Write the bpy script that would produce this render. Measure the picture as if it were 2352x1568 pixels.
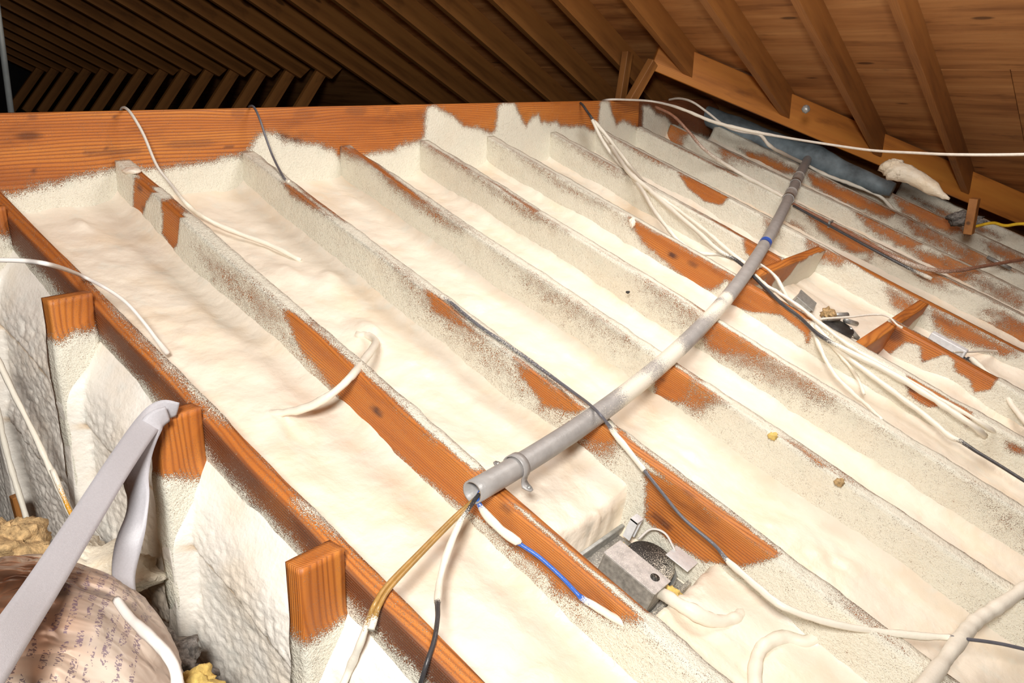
import bpy, math, random
import numpy as np
from mathutils import Matrix, Vector

# ---------------------------------------------------------------- camera, world, lights, exposure
for o in list(bpy.data.objects): bpy.data.objects.remove(o)
SC = bpy.context.scene
COL = SC.collection
R_, U_, F_ = [[0.642468, -0.766178, 0.014336], [0.222708, 0.204584, 0.953177], [0.733236, 0.609193, -0.302073]]
cam = bpy.data.objects.new('camera', bpy.data.cameras.new('camera'))
COL.objects.link(cam)
cam.matrix_world = Matrix(((R_[0], U_[0], -F_[0], 0), (R_[1], U_[1], -F_[1], 0), (R_[2], U_[2], -F_[2], 0), (0, 0, 0, 1)))
cam.data.sensor_width = 36
cam.data.lens = 1921.23 / 2352 * 36
cam.data.clip_start = 0.02
SC.camera = cam
w = bpy.data.worlds.new('attic_dark'); SC.world = w; w.use_nodes = True
w.node_tree.nodes['Background'].inputs[0].default_value = (0.9, 0.75, 0.6, 1)
w.node_tree.nodes['Background'].inputs[1].default_value = 0.02

def lamp(name, loc, target, size, power, color):
    l = bpy.data.lights.new(name, 'AREA'); l.shape = 'DISK'; l.size = size; l.energy = power; l.color = color
    o = bpy.data.objects.new(name, l); COL.objects.link(o); o.location = loc
    o.rotation_euler = (Vector(target) - Vector(loc)).to_track_quat('-Z', 'Y').to_euler()
    return o
lamp('camera_flash', (-0.35, -0.12, 0.5), (1.6, 1.6, -0.25), 0.35, 64, (1.0, 0.975, 0.93))
lamp('bounce_fill', (2.5, 0.75, 0.82), (2.8, 1.5, -0.7), 1.3, 34, (1.0, 0.975, 0.93))   # added unseen fill lamp, imitating flash light bounced off the roof
VS = SC.view_settings
VS.view_transform = 'Standard'; VS.look = 'None'; VS.exposure = 0.27; VS.gamma = 1.0; VS.use_curve_mapping = False

# ---------------------------------------------------------------- helpers
S = 0.3488820511
CS, SN = math.cos(S), math.sin(S)
YB, ZB = 2.481, -0.25            # where the joist tops meet the beam
MB = Matrix(((0, 1, 0, 0), (-CS, 0, -SN, YB), (-SN, 0, CS, ZB), (0, 0, 0, 1)))   # local (down-slope, east, up) -> world
JO = {1: (0.765, 0), 2: (1.161, 0.021), 3: (1.5836, 0.0259), 4: (1.99, 0.01), 5: (2.391, 0.0115), 6: (2.793, -0.0032), 7: (3.2445, 0.029), 8: (3.624, 0.0012), 9: (4.011, -0.0412), 10: (4.372, -0.0521), 11: (4.842, 0.035), 12: (5.171, -0.0114), 13: (5.63, 0.0), 14: (6.03, 0)}
T27 = math.tan(math.radians(27)); CR = 2.223   # underside of the main roof: z = CR - T27 * x

def vn(x, y, seed=0):
    x = np.asarray(x, float); y = np.asarray(y, float)
    xi = np.floor(x).astype(np.int64); yi = np.floor(y).astype(np.int64)
    fx = x - xi; fy = y - yi; fx = fx*fx*(3-2*fx); fy = fy*fy*(3-2*fy)
    def h(a, b):
        n = (a*374761393 + b*668265263 + seed*974711) & 0x7fffffff
        n = ((n ^ (n >> 13)) * 1274126177) & 0x7fffffff
        return ((n ^ (n >> 16)) & 0xffff) / 65535.0
    return (h(xi, yi)*(1-fx) + h(xi+1, yi)*fx)*(1-fy) + (h(xi, yi+1)*(1-fx) + h(xi+1, yi+1)*fx)*fy - 0.5
def fbm(x, y, seed=0, o=3):
    v = 0; a = 1
    for i in range(o):
        v = v + a*vn(x*2**i, y*2**i, seed+i*17); a *= .5
    return v
def cells(x, y, seed=0):
    """rounded blobs: 1 at a cell's middle, 0 at the creases"""
    xi = np.floor(x).astype(np.int64); yi = np.floor(y).astype(np.int64)
    best = np.full(np.shape(x), 9.0)
    for dx in (-1, 0, 1):
        for dy in (-1, 0, 1):
            a = xi+dx; b = yi+dy
            n = (a*73856093 ^ b*19349663 ^ (seed*83492791)) & 0x7fffffff
            n = ((n ^ (n >> 13))*1274126177) & 0x7fffffff
            px = a + (n & 1023)/1023.0; py = b + ((n >> 10) & 1023)/1023.0
            best = np.minimum(best, (px-x)**2 + (py-y)**2)
    return np.clip(1-best, 0, 1)
def sst(a, b, x):
    t = np.clip((x-a)/(b-a), 0, 1); return t*t*(3-2*t)
def sdf(px, py, poly):
    """signed distance to a polygon, negative inside"""
    n = len(poly); d = np.full(px.shape, 1e9); ins = np.zeros(px.shape, bool)
    for i in range(n):
        ax, ay = poly[i]; bx, by = poly[(i+1) % n]
        ex, ey = bx-ax, by-ay; L = ex*ex+ey*ey+1e-12
        t = np.clip(((px-ax)*ex + (py-ay)*ey)/L, 0, 1)
        d = np.minimum(d, (px-ax-t*ex)**2 + (py-ay-t*ey)**2)
        c = (ay > py) != (by > py)
        xx = ax + (py-ay)*ex/(ey if abs(ey) > 1e-9 else 1e-9)
        ins ^= c & (px < xx)
    return np.where(ins, -1, 1)*np.sqrt(d)

WM = {}
def mesh_obj(name, verts, faces, mat, parent=None, M=None, cov=None, smooth=True):
    me = bpy.data.meshes.new(name)
    me.from_pydata([tuple(v) for v in verts], [], faces)
    if cov is not None:
        a = me.attributes.new('cov', 'FLOAT', 'POINT'); a.data.foreach_set('value', np.asarray(cov, np.float32))
    if smooth: me.polygons.foreach_set('use_smooth', [True]*len(me.polygons))
    me.materials.append(mat)
    o = bpy.data.objects.new(name, me); COL.objects.link(o)
    if M is not None: o.matrix_world = M
    if parent is not None:
        o.parent = parent
        o.matrix_parent_inverse = WM[parent.name].inverted()
    WM[o.name] = M.copy() if M is not None else Matrix()
    return o
def tag(o, label, cat, group=None, kind=None):
    if label: o['label'] = label
    if cat: o['category'] = cat
    if group: o['group'] = group
    if kind: o['kind'] = kind
    return o
def thing(name, label, cat, M=None, group=None):
    o = bpy.data.objects.new(name, None); COL.objects.link(o)
    o.empty_display_size = .05
    if M is not None: o.matrix_world = M
    WM[o.name] = M.copy() if M is not None else Matrix()
    return tag(o, label, cat, group)
def grid(V, nu, nv, close=False):
    F = []
    for i in range(nu-1):
        for j in range(nv - (0 if close else 1)):
            k = (j+1) % nv
            F.append((i*nv+j, (i+1)*nv+j, (i+1)*nv+k, i*nv+k))
    return F
def box(x0, x1, y0, y1, z0, z1, b=0.0):
    """box with chamfered edges (b) as verts, faces"""
    if b <= 0:
        v = [(x, y, z) for x in (x0, x1) for y in (y0, y1) for z in (z0, z1)]
        return v, [(0, 1, 3, 2), (4, 6, 7, 5), (0, 4, 5, 1), (2, 3, 7, 6), (0, 2, 6, 4), (1, 5, 7, 3)]
    import bmesh
    bm = bmesh.new(); v, f = box(x0, x1, y0, y1, z0, z1)
    vs = [bm.verts.new(p) for p in v]
    for q in f: bm.faces.new([vs[i] for i in q])
    bmesh.ops.bevel(bm, geom=bm.edges[:], offset=b, segments=1, affect='EDGES', profile=.5)
    bm.verts.index_update()
    r = [tuple(p.co) for p in bm.verts], [tuple(q.index for q in p.verts) for p in bm.faces]
    bm.free(); return r
def boxo(name, dims, mat, parent=None, M=None, b=.002):
    v, f = box(*dims, b=b); return mesh_obj(name, v, f, mat, parent, M, smooth=False)
def join(parts):
    V, F = [], []
    for v, f in parts:
        n = len(V); V += list(v); F += [tuple(i+n for i in q) for q in f]
    return V, F
def slab(x0, x1, y0, y1, z0, z1, sx, sy, sz):
    """box surface cut into a fine grid, welded"""
    def lin(a, b, s): return np.linspace(a, b, max(2, int(round((b-a)/s))+1))
    X, Y, Z = lin(x0, x1, sx), lin(y0, y1, sy), lin(z0, z1, sz)
    idx = {}; V = []; F = []
    def vid(i, j, k):
        q = (i, j, k)
        if q not in idx: idx[q] = len(V); V.append((X[i], Y[j], Z[k]))
        return idx[q]
    a, b, c = len(X)-1, len(Y)-1, len(Z)-1
    for i in range(a):
        for k in range(c):
            F.append((vid(i, 0, k), vid(i+1, 0, k), vid(i+1, 0, k+1), vid(i, 0, k+1)))
            F.append((vid(i, b, k), vid(i, b, k+1), vid(i+1, b, k+1), vid(i+1, b, k)))
        for j in range(b):
            F.append((vid(i, j, c), vid(i+1, j, c), vid(i+1, j+1, c), vid(i, j+1, c)))
            F.append((vid(i, j, 0), vid(i, j+1, 0), vid(i+1, j+1, 0), vid(i+1, j, 0)))
    for j in range(b):
        for k in range(c):
            F.append((vid(0, j, k), vid(0, j, k+1), vid(0, j+1, k+1), vid(0, j+1, k)))
            F.append((vid(a, j, k), vid(a, j+1, k), vid(a, j+1, k+1), vid(a, j, k+1)))
    return np.array(V), F
def spline(pts, n=8):
    """Catmull-Rom through points (any dimension)"""
    P = np.array(pts, float); Q = np.vstack([2*P[0]-P[1], P, 2*P[-1]-P[-2]]); out = []
    for i in range(1, len(Q)-2):
        for t in np.linspace(0, 1, n, endpoint=False):
            a, b, c, d = Q[i-1], Q[i], Q[i+1], Q[i+2]
            out.append(.5*((2*b) + (c-a)*t + (2*a-5*b+4*c-d)*t*t + (3*b-a-3*c+d)*t**3))
    out.append(Q[-2]); return np.array(out)
def tube(path, rad, seg=8, caps=True):
    """path Nx3, rad N"""
    P = np.array(path); n = len(P); T = np.gradient(P, axis=0); T /= np.linalg.norm(T, axis=1)[:, None]+1e-12
    nrm = np.cross(T[0], [0.3, 0.1, 1]); nrm /= np.linalg.norm(nrm); V = []
    for i in range(n):
        nrm = nrm - T[i]*(nrm@T[i]); nrm /= np.linalg.norm(nrm); bn = np.cross(T[i], nrm)
        r = rad[i] if np.ndim(rad) else rad
        for k in range(seg):
            a = 2*math.pi*k/seg; V.append(P[i] + r*(math.cos(a)*nrm + math.sin(a)*bn))
    F = grid(V, n, seg, True)
    if caps: F += [tuple(range(seg))[::1], tuple((n-1)*seg+k for k in range(seg))[::-1]]
    return V, F

# ---------------------------------------------------------------- materials
def mat_new(name):
    m = bpy.data.materials.new(name); m.use_nodes = True; nt = m.node_tree
    b = nt.nodes['Principled BSDF']; return m, nt, b
def nd(nt, t, **k):
    n = nt.nodes.new(t)
    for a, v in k.items():
        if a == 'op': n.operation = v
        elif a.startswith('i_'):
            key = a[2:]; key = int(key) if key.isdigit() else key
            if hasattr(v, 'links') or isinstance(v, bpy.types.NodeSocket): nt.links.new(v, n.inputs[key])
            else: n.inputs[key].default_value = v
        else: setattr(n, a, v)
    return n
def noise(nt, vec, scale, detail=3, rough=.5, out=0):
    n = nd(nt, 'ShaderNodeTexNoise'); n.inputs['Scale'].default_value = scale
    n.inputs['Detail'].default_value = detail; n.inputs['Roughness'].default_value = rough
    nt.links.new(vec, n.inputs['Vector']); return n.outputs[out]
def math_(nt, op, a, b=0.0, c=0.0):
    n = nd(nt, 'ShaderNodeMath', op=op)
    for i, v in enumerate((a, b, c)):
        if isinstance(v, bpy.types.NodeSocket): nt.links.new(v, n.inputs[i])
        else: n.inputs[i].default_value = v
    return n.outputs[0]
def ramp(nt, fac, stops):
    n = nd(nt, 'ShaderNodeValToRGB'); nt.links.new(fac, n.inputs[0]); e = n.color_ramp.elements
    while len(e) < len(stops): e.new(.5)
    for i, (p, c) in enumerate(stops): e[i].position = p; e[i].color = (*c, 1) if len(c) == 3 else c
    return n.outputs[0]
def mixc(nt, f, a, b, mode='MIX'):
    n = nd(nt, 'ShaderNodeMix', data_type='RGBA', blend_type=mode)
    for i, v in ((0, f), (6, a), (7, b)):
        if isinstance(v, bpy.types.NodeSocket): nt.links.new(v, n.inputs[i])
        else: n.inputs[i].default_value = v if i == 0 else ((*v, 1) if len(v) == 3 else v)
    return n.outputs[2]
def vmul(nt, vec, s):
    n = nd(nt, 'ShaderNodeVectorMath', op='MULTIPLY'); nt.links.new(vec, n.inputs[0]); n.inputs[1].default_value = s
    return n.outputs[0]
def coords(nt, which='Object'): return nd(nt, 'ShaderNodeTexCoord').outputs[which]
FOAM = (.86, .775, .655)
def foam_col(nt, vec, a=FOAM, b=(.84, .70, .52), c=(.80, .79, .70)):
    n1 = noise(nt, vec, 5, 3, .6); n2 = noise(nt, vec, 17, 2, .6)
    col = mixc(nt, ramp(nt, n1, [(.5, (0, 0, 0)), (.72, (1, 1, 1))]), a, b)
    return mixc(nt, ramp(nt, n2, [(.55, (0, 0, 0)), (.75, (.6, .6, .6))]), col, c)
def wood_col(nt, vec, light, mid, dark, fine=.006, line=.5):
    """grain runs along the local X axis"""
    v1 = vmul(nt, vec, (.9, 9, 9)); v2 = vmul(nt, vec, (3, 90, 90))
    big = noise(nt, v1, 1.0, 4, .6); fib = noise(nt, v2, 1.0, 3, .6)
    sep = nd(nt, 'ShaderNodeSeparateXYZ'); nt.links.new(vec, sep.inputs[0])
    warp = noise(nt, vmul(nt, vec, (1.1, 5, 5)), 1.0, 2, .5)
    c = math_(nt, 'ADD', math_(nt, 'MULTIPLY', sep.outputs[1], .55), sep.outputs[2])
    c = math_(nt, 'ADD', c, math_(nt, 'MULTIPLY', warp, .085))
    ln = math_(nt, 'SINE', math_(nt, 'MULTIPLY', c, 2*math.pi/fine))
    ln = math_(nt, 'MULTIPLY_ADD', ln, .5, .5); ln = math_(nt, 'POWER', ln, 2.5)
    base = ramp(nt, big, [(.28, dark), (.5, mid), (.7, light)])
    col = mixc(nt, math_(nt, 'MULTIPLY', ln, line), base, dark)
    col = mixc(nt, math_(nt, 'MULTIPLY', math_(nt, 'SUBTRACT', fib, .35), .7), col, mid)
    k = nd(nt, 'ShaderNodeTexVoronoi', feature='DISTANCE_TO_EDGE' if False else 'F1'); nt.links.new(vmul(nt, vec, (2.3, 8, 8)), k.inputs['Vector']); k.inputs['Scale'].default_value = 1
    kn = ramp(nt, k.outputs['Distance'], [(.07, (1, 1, 1)), (.12, (0, 0, 0))])
    return mixc(nt, math_(nt, 'MULTIPLY', kn, .75), col, tuple(x*.35 for x in dark)), ln, fib
ORANGE = ((.66, .25, .045), (.54, .17, .028), (.25, .062, .012))
BROWN = ((.50, .22, .055), (.36, .145, .036), (.14, .05, .014))
def mat_wood(name, cols=ORANGE, foam=True, rough=.55, speck=520, line=.65, fine=.006, bumpy=1.0):
    m, nt, b = mat_new(name); vec = coords(nt)
    wc, ln, fib = wood_col(nt, vec, *cols, line=line, fine=fine)
    stain = noise(nt, vmul(nt, vec, (2, 6, 6)), 1.5, 4, .65)
    wc = mixc(nt, ramp(nt, stain, [(.58, (0, 0, 0)), (.75, (.55, .55, .55))]), wc, tuple(x*.6 for x in cols[2]))
    if not foam:
        nt.links.new(wc, b.inputs['Base Color']); b.inputs['Roughness'].default_value = rough
        bp = nd(nt, 'ShaderNodeBump'); bp.inputs['Strength'].default_value = .25; bp.inputs['Distance'].default_value = .002
        nt.links.new(fib, bp.inputs['Height']); nt.links.new(bp.outputs[0], b.inputs['Normal']); return m
    at = nd(nt, 'ShaderNodeAttribute'); at.attribute_name = 'cov'; cov = at.outputs['Fac']
    tn = nd(nt, 'ShaderNodeAttribute'); tn.attribute_name = 'knots_and_shade'   # knots and darker wood; on the near joist's left face, painted shade
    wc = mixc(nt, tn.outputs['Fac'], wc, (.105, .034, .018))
    sp = noise(nt, vec, speck, 2, .6)
    sp2 = noise(nt, vec, 42, 3, .6)
    n = math_(nt, 'ADD', math_(nt, 'MULTIPLY', math_(nt, 'SUBTRACT', sp, .5), 2.5), math_(nt, 'MULTIPLY', math_(nt, 'SUBTRACT', sp2, .5), .5))
    f = math_(nt, 'ADD', cov, n)
    f = nd(nt, 'ShaderNodeMapRange', i_0=f, i_1=.36, i_2=.64).outputs[0]
    fc = foam_col(nt, vec, (.82, .785, .665), (.81, .75, .62), (.75, .745, .63))
    col = mixc(nt, f, wc, fc)
    nt.links.new(col, b.inputs['Base Color'])
    b.inputs['Roughness'].default_value = rough
    pit = noise(nt, vec, 130, 3, .7)
    h = math_(nt, 'MULTIPLY', f, math_(nt, 'ADD', 1.0, math_(nt, 'MULTIPLY', pit, 2.2)))
    h = math_(nt, 'ADD', h, math_(nt, 'MULTIPLY', math_(nt, 'SUBTRACT', 1.0, f), math_(nt, 'MULTIPLY', ln, -.3)))
    bp = nd(nt, 'ShaderNodeBump'); bp.inputs['Strength'].default_value = .8*bumpy; bp.inputs['Distance'].default_value = .003
    nt.links.new(h, bp.inputs['Height']); nt.links.new(bp.outputs[0], b.inputs['Normal'])
    return m
def mat_foam(name, a=FOAM, bs=(.84, .70, .53), c=(.80, .79, .70), scale=55, strength=.65, dist=.007, rough=.42):
    m, nt, b = mat_new(name); vec = coords(nt)
    col = foam_col(nt, vec, a, bs, c)
    at = nd(nt, 'ShaderNodeAttribute'); at.attribute_name = 'cov'
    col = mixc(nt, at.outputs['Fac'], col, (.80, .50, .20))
    nt.links.new(col, b.inputs['Base Color']); b.inputs['Roughness'].default_value = rough
    n1 = noise(nt, vec, scale, 4, .55); n2 = noise(nt, vmul(nt, vec, (1, .6, 1)), scale*.35, 2, .5)
    h = math_(nt, 'ADD', math_(nt, 'MULTIPLY', n1, .5), n2)
    bp = nd(nt, 'ShaderNodeBump'); bp.inputs['Strength'].default_value = strength; bp.inputs['Distance'].default_value = dist
    nt.links.new(h, bp.inputs['Height']); nt.links.new(bp.outputs[0], b.inputs['Normal'])
    return m
def mat_plain(name, col, rough=.5, metal=0.0, var=.15, scale=40, bump=.0, foam=False):
    m, nt, b = mat_new(name); vec = coords(nt)
    n = noise(nt, vec, scale, 4, .6)
    c = ramp(nt, n, [(.3, tuple(x*(1-var) for x in col)), (.7, tuple(min(1, x*(1+var)) for x in col))])
    if foam:
        at = nd(nt, 'ShaderNodeAttribute'); at.attribute_name = 'cov'
        sp = noise(nt, vec, 420, 2, .6)
        f = math_(nt, 'ADD', at.outputs['Fac'], math_(nt, 'MULTIPLY', math_(nt, 'SUBTRACT', sp, .5), 1.5))
        f = nd(nt, 'ShaderNodeMapRange', i_0=f, i_1=.4, i_2=.6).outputs[0]
        c = mixc(nt, f, c, (.85, .80, .69))
        bump = max(bump, .4)
    nt.links.new(c, b.inputs['Base Color']); b.inputs['Roughness'].default_value = rough; b.inputs['Metallic'].default_value = metal
    if bump:
        bp = nd(nt, 'ShaderNodeBump'); bp.inputs['Strength'].default_value = bump; bp.inputs['Distance'].default_value = .002
        nt.links.new(noise(nt, vec, scale*3, 3, .6), bp.inputs['Height']); nt.links.new(bp.outputs[0], b.inputs['Normal'])
    return m
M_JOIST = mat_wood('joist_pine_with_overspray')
M_BEAM = mat_wood('beam_pine_with_overspray', fine=.0085, line=.85)
M_RAFT = mat_wood('rafter_pine', BROWN, foam=False, line=.25)
M_VALLEY = mat_wood('valley_pine', ((.70, .29, .05), (.60, .22, .038), (.26, .075, .016)), foam=False, line=.25)
M_PLY = mat_wood('plywood', ((.66, .34, .13), (.50, .225, .075), (.17, .055, .016)), foam=False, line=.12, fine=.02)
M_FOAM = mat_foam('spray_foam')
M_WALLF = mat_foam('wall_foam', (.90, .85, .77), (.86, .76, .63), (.80, .80, .74), scale=140, strength=.6, dist=.005, rough=.42)
M_FOAMD = mat_foam('lumpy_foam', (.80, .72, .58), (.8, .66, .46), (.74, .7, .6), scale=120, strength=.7)
M_PVC = mat_plain('grey_pvc', (.36, .345, .335), .4, var=.12, scale=30, foam=True)
M_STEEL = mat_plain('galvanised_steel', (.42, .43, .42), .45, .55, .25, 60, .1)
M_STEELD = mat_plain('dusty_galvanised_steel', (.33, .31, .28), .6, .25, .35, 70, .2, foam=True)
M_BLACKM = mat_plain('blackened_steel', (.035, .032, .03), .6, .2, .3, 60, .1, foam=True)
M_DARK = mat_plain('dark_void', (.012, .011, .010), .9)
M_WHITEC = mat_plain('white_cable_sheath', (.74, .70, .66), .4, var=.04)
M_CREAMC = mat_plain('cable_sheath_with_foam', (.70, .65, .58), .5, var=.1, foam=True)
M_BLACKC = mat_plain('black_cable_sheath', (.055, .052, .055), .4, var=.2, foam=True)
M_GREYC = mat_plain('slate_cable_sheath', (.13, .13, .15), .4, var=.1, foam=True)
M_BLUEC = mat_plain('blue_cable_sheath', (.035, .13, .52), .35, var=.1, foam=True)
M_TANC = mat_plain('amber_cable_sheath', (.42, .24, .07), .35, var=.2, foam=True)
M_ORANGEC = mat_plain('orange_cable_sheath', (.68, .33, .02), .4, var=.12, foam=True)
M_BROWNC = mat_plain('brown_cable_sheath', (.27, .12, .07), .5, var=.2, foam=True)
M_STRAP = mat_plain('grey_webbing', (.47, .46, .49), .35, 0, .06, 300, .25)
M_WHITE = mat_plain('white_enamel', (.75, .76, .78), .45, 0, .1, 60, foam=True)
M_COVER = mat_plain('dusty_grey_cover', (.50, .46, .44), .5, 0, .25, 50, foam=True)
M_WOOL = mat_plain('tan_fibre_wool', (.46, .31, .15), .95, 0, .5, 90, 1.0)
M_WOOLY = mat_plain('yellow_fibre_wool', (.72, .52, .16), .95, 0, .3, 60, 1.0)
M_RUBBLE = mat_plain('grey_rubble', (.20, .185, .17), .9, 0, .7, 90, 1.0)
M_DAYFOAM = mat_plain('foam_daylight_tint', (.17, .215, .24), .6, 0, .5, 9, .4)  # foam colour with bluish daylight mixed into it
M_BLACKP = mat_plain('black_opening', (.004, .004, .004), .9)
M_YEL = mat_plain('yellow_cable_sheath', (.75, .48, .03), .4)

# ---------------------------------------------------------------- setting: roof, far walls
roof = thing('ceiling', 'underside of the plywood roof deck above the rafters', None); roof['kind'] = 'structure'
# local frame of the roof: X north (grain), Y down-slope east, Z out of the deck underside (down)
sr, cr = T27/math.hypot(1, T27), 1/math.hypot(1, T27)
OFF = .14
def MR(x, y, off=0):
    """frame on the roof plane raised by off: local X = +Y world (north), local Y = downslope, local Z = outward up"""
    n = Vector((sr, 0, cr)); p = Vector((x, y, CR - T27*x)) + n*off
    return Matrix(((0, cr, sr, p.x), (-1, 0, 0, p.y), (0, -sr, cr, p.z), (0, 0, 0, 1)))
# plywood sheets 2.44 (north-south) x 1.22 (down slope), staggered rows
rows = [.42 + .0 + k*1.22 for k in range(-4, 6)]
xs0 = 4.49
random.seed(4)
for r in range(-4, 5):
    s0 = (xs0 + r*1.22*cr)
    for c in range(-1, 6):
        y0 = -1.6 + c*2.44 + (1.22 if r % 2 else 0)
        if s0 > 8.2: continue
        M = MR(s0, y0+2.44, OFF)
        v, f = box(.0015, 2.4385, .0015, 1.2185, random.uniform(0, .0015), .015, b=.001)
        mesh_obj('plywood_sheet', v, f, M_PLY, roof, M, smooth=False)
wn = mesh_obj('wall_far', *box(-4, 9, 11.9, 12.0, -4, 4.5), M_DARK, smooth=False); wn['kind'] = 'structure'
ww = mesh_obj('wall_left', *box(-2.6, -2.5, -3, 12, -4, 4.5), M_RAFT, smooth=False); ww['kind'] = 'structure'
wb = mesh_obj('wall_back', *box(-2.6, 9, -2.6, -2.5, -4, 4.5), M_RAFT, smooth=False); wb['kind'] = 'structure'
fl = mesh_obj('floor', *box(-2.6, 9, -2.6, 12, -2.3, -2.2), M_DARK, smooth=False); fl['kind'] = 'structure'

# ---------------------------------------------------------------- rafters
ORD = ['first', 'second', 'third', 'fourth', 'fifth', 'sixth', 'seventh', 'eighth', 'ninth', 'tenth', 'eleventh', 'twelfth', 'thirteenth', 'fourteenth', 'fifteenth', 'sixteenth', 'seventeenth', 'eighteenth', 'nineteenth', 'twentieth', 'twenty-first', 'twenty-second', 'twenty-third', 'twenty-fourth', 'twenty-fifth', 'twenty-sixth']
def rafter(k):
    y = 1.13 + .4064*k
    xe = {0: 5.60, 1: 5.18, 2: 4.77, 3: 4.35}.get(k, 4.44 if k >= 11 else 5.25)
    L = (xe + .3)/cr
    # local X down-slope, Y north, Z normal up
    x0 = -.3
    M = Matrix(((cr, 0, sr, x0), (0, 1, 0, y), (-sr, 0, cr, CR - T27*x0), (0, 0, 0, 1)))
    ct = .14*sr/cr    # plumb cut
    v = []
    rnd = random.Random(k); bow = rnd.uniform(-.012, .012)
    n = 12
    for i in range(n+1):
        t = i/n; yb = bow*math.sin(math.pi*t)
        for (yy, zz) in ((0, 0), (.038, 0), (.038, OFF), (0, OFF)):
            v.append((t*L + (ct if zz and i == n else 0), yy + yb, zz))
    f = [(0, 1, 2, 3), (4*n+3, 4*n+2, 4*n+1, 4*n)]
    for i in range(n):
        for j in range(4):
            f.append((4*i+j, 4*i+4+j, 4*i+4+(j+1) % 4, 4*i+(j+1) % 4))
    o = mesh_obj('rafter', v, f, M_RAFT, None, M, smooth=False)
    if k < 3: lab = ['rightmost roof rafter, butting low against the valley rafter over the far right joists', 'second roof rafter from the right, ending on the valley rafter', 'third roof rafter from the right, its narrow edge ending on the valley rafter'][k]
    elif k == 3: lab = 'pale roof rafter with dark knots running to the top end of the valley rafter'
    else: lab = 'dark roof rafter over the back beam, %s to the left of the valley rafter' % ORD[k-4]
    tag(o, lab, 'rafter', 'roof rafters')
for k in range(0, 26): rafter(k)
# valley rafter
wv = Vector((1, -.968, -T27)); wl = wv.length
vd = wv.normalized(); side = Vector((-.968, -1, 0)).normalized(); upv = side.cross(vd)
if upv.z < 0: upv = -upv
p0 = Vector((4.19, 2.505, CR - T27*4.19))
Mv = Matrix(((vd.x, side.x, upv.x, p0.x), (vd.y, side.y, upv.y, p0.y), (vd.z, side.z, upv.z, p0.z), (0, 0, 0, 1)))
if Mv.determinant() < 0:
    side = -side
    Mv = Matrix(((vd.x, side.x, upv.x, p0.x), (vd.y, side.y, upv.y, p0.y), (vd.z, side.z, upv.z, p0.z), (0, 0, 0, 1)))
uz = upv.z
sg = 1 if side.dot(Vector((-1, -1, 0))) > 0 else -1
vt = thing('valley_rafter', 'long orange valley rafter slanting down to the right under the plywood', 'rafter', Mv)
y0, y1 = (-.038, 0) if sg > 0 else (0, .038)
boxo('plank', (0, 3.6, y0, y1, -.045*uz, .138*uz), M_VALLEY, vt, Mv, .003)
# white smear of foam on the valley rafter, splat of caulk
# ---------------------------------------------------------------- braces behind the beam
def brace(i, y):
    a = Vector((4.02, y+.04, -.42)); b = Vector((4.40, y+.04, .03))
    d = (b-a).normalized(); n = Vector((0, 1, 0)); u = n.cross(d)
    M = Matrix(((d.x, n.x, u.x, a.x), (d.y, n.y, u.y, a.y), (d.z, n.z, u.z, a.z), (0, 0, 0, 1)))
    L = (b-a).length
    rnd = random.Random(50+i)
    o = boxo('rafter_brace', (-.05, L + rnd.uniform(-.03, .04), 0, .038, -.045, .045), M_RAFT, None, M)
    tag(o, 'short dim brace leaning up to a rafter behind the beam, %s from the right' % ORD[i], 'brace', 'rafter braces behind the beam')
for i in range(14): brace(i, 1.13 + .4064*(11+i))
plate = boxo('ledger_plank', (3.95, 4.15, 3.0, 11.5, -.62, -.55), M_RAFT); tag(plate, 'dark ledger plank carrying the braces behind the beam', 'plank')

# ---------------------------------------------------------------- main beam
PB = [[0.78,-0.329],[0.876,-0.323],[0.955,-0.312],[1.077,-0.286],[1.156,-0.277],[1.181,-0.264],[1.265,-0.287],[1.342,-0.285],[1.446,-0.276],[1.583,-0.262],[1.622,-0.234],[1.64,-0.209],[1.678,-0.196],[1.712,-0.201],[1.745,-0.225],[1.872,-0.24],[1.957,-0.266],[1.994,-0.308],[2.024,-0.314],[2.13,-0.288],[2.24,-0.288],[2.31,-0.262],[2.386,-0.259],[2.415,-0.233],[2.427,-0.149],[2.445,-0.121],[2.481,-0.123],[2.582,-0.166],[2.634,-0.203],[2.743,-0.219],[2.822,-0.242],[2.857,-0.219],[2.864,-0.14],[2.899,-0.111],[2.973,-0.12],[3.005,-0.162],[3.063,-0.221],[3.115,-0.176],[3.147,-0.169],[3.175,-0.205],[3.239,-0.213],[3.282,-0.204],[3.336,-0.23],[3.517,-0.236],[3.603,-0.267],[3.647,-0.236],[3.657,-0.115],[3.732,-0.116],[3.765,-0.179],[3.812,-0.237],[3.881,-0.219],[3.947,-0.235],[4.015,-0.262],[4.108,-0.56],[0.751,-0.51]]
MARKS = [(q, rx, rz, k) for q, (rx, rz, k) in zip([[1.173,-0.228],[0.937,-0.264],[1.142,-0.217],[1.536,-0.231],[0.955,-0.122],[1.173,-0.128],[1.578,-0.129],[1.408,-0.215],[1.092,-0.224],[2.075,-0.13],[3.949,-0.134],[1.842,-0.135],[2.493,-0.15],[2.225,-0.125]], ((.085,.011,.42),(.010,.006,.8),(.012,.007,.7),(.02,.003,.7),(.018,.008,.45),(.006,.004,.8),(.03,.018,.3),(.10,.012,.35),(.02,.008,.5),(.06,.02,.35),(.2,.05,.35),(.05,.02,.25),(.03,.01,.5),(.02,.012,.3)))]
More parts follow.
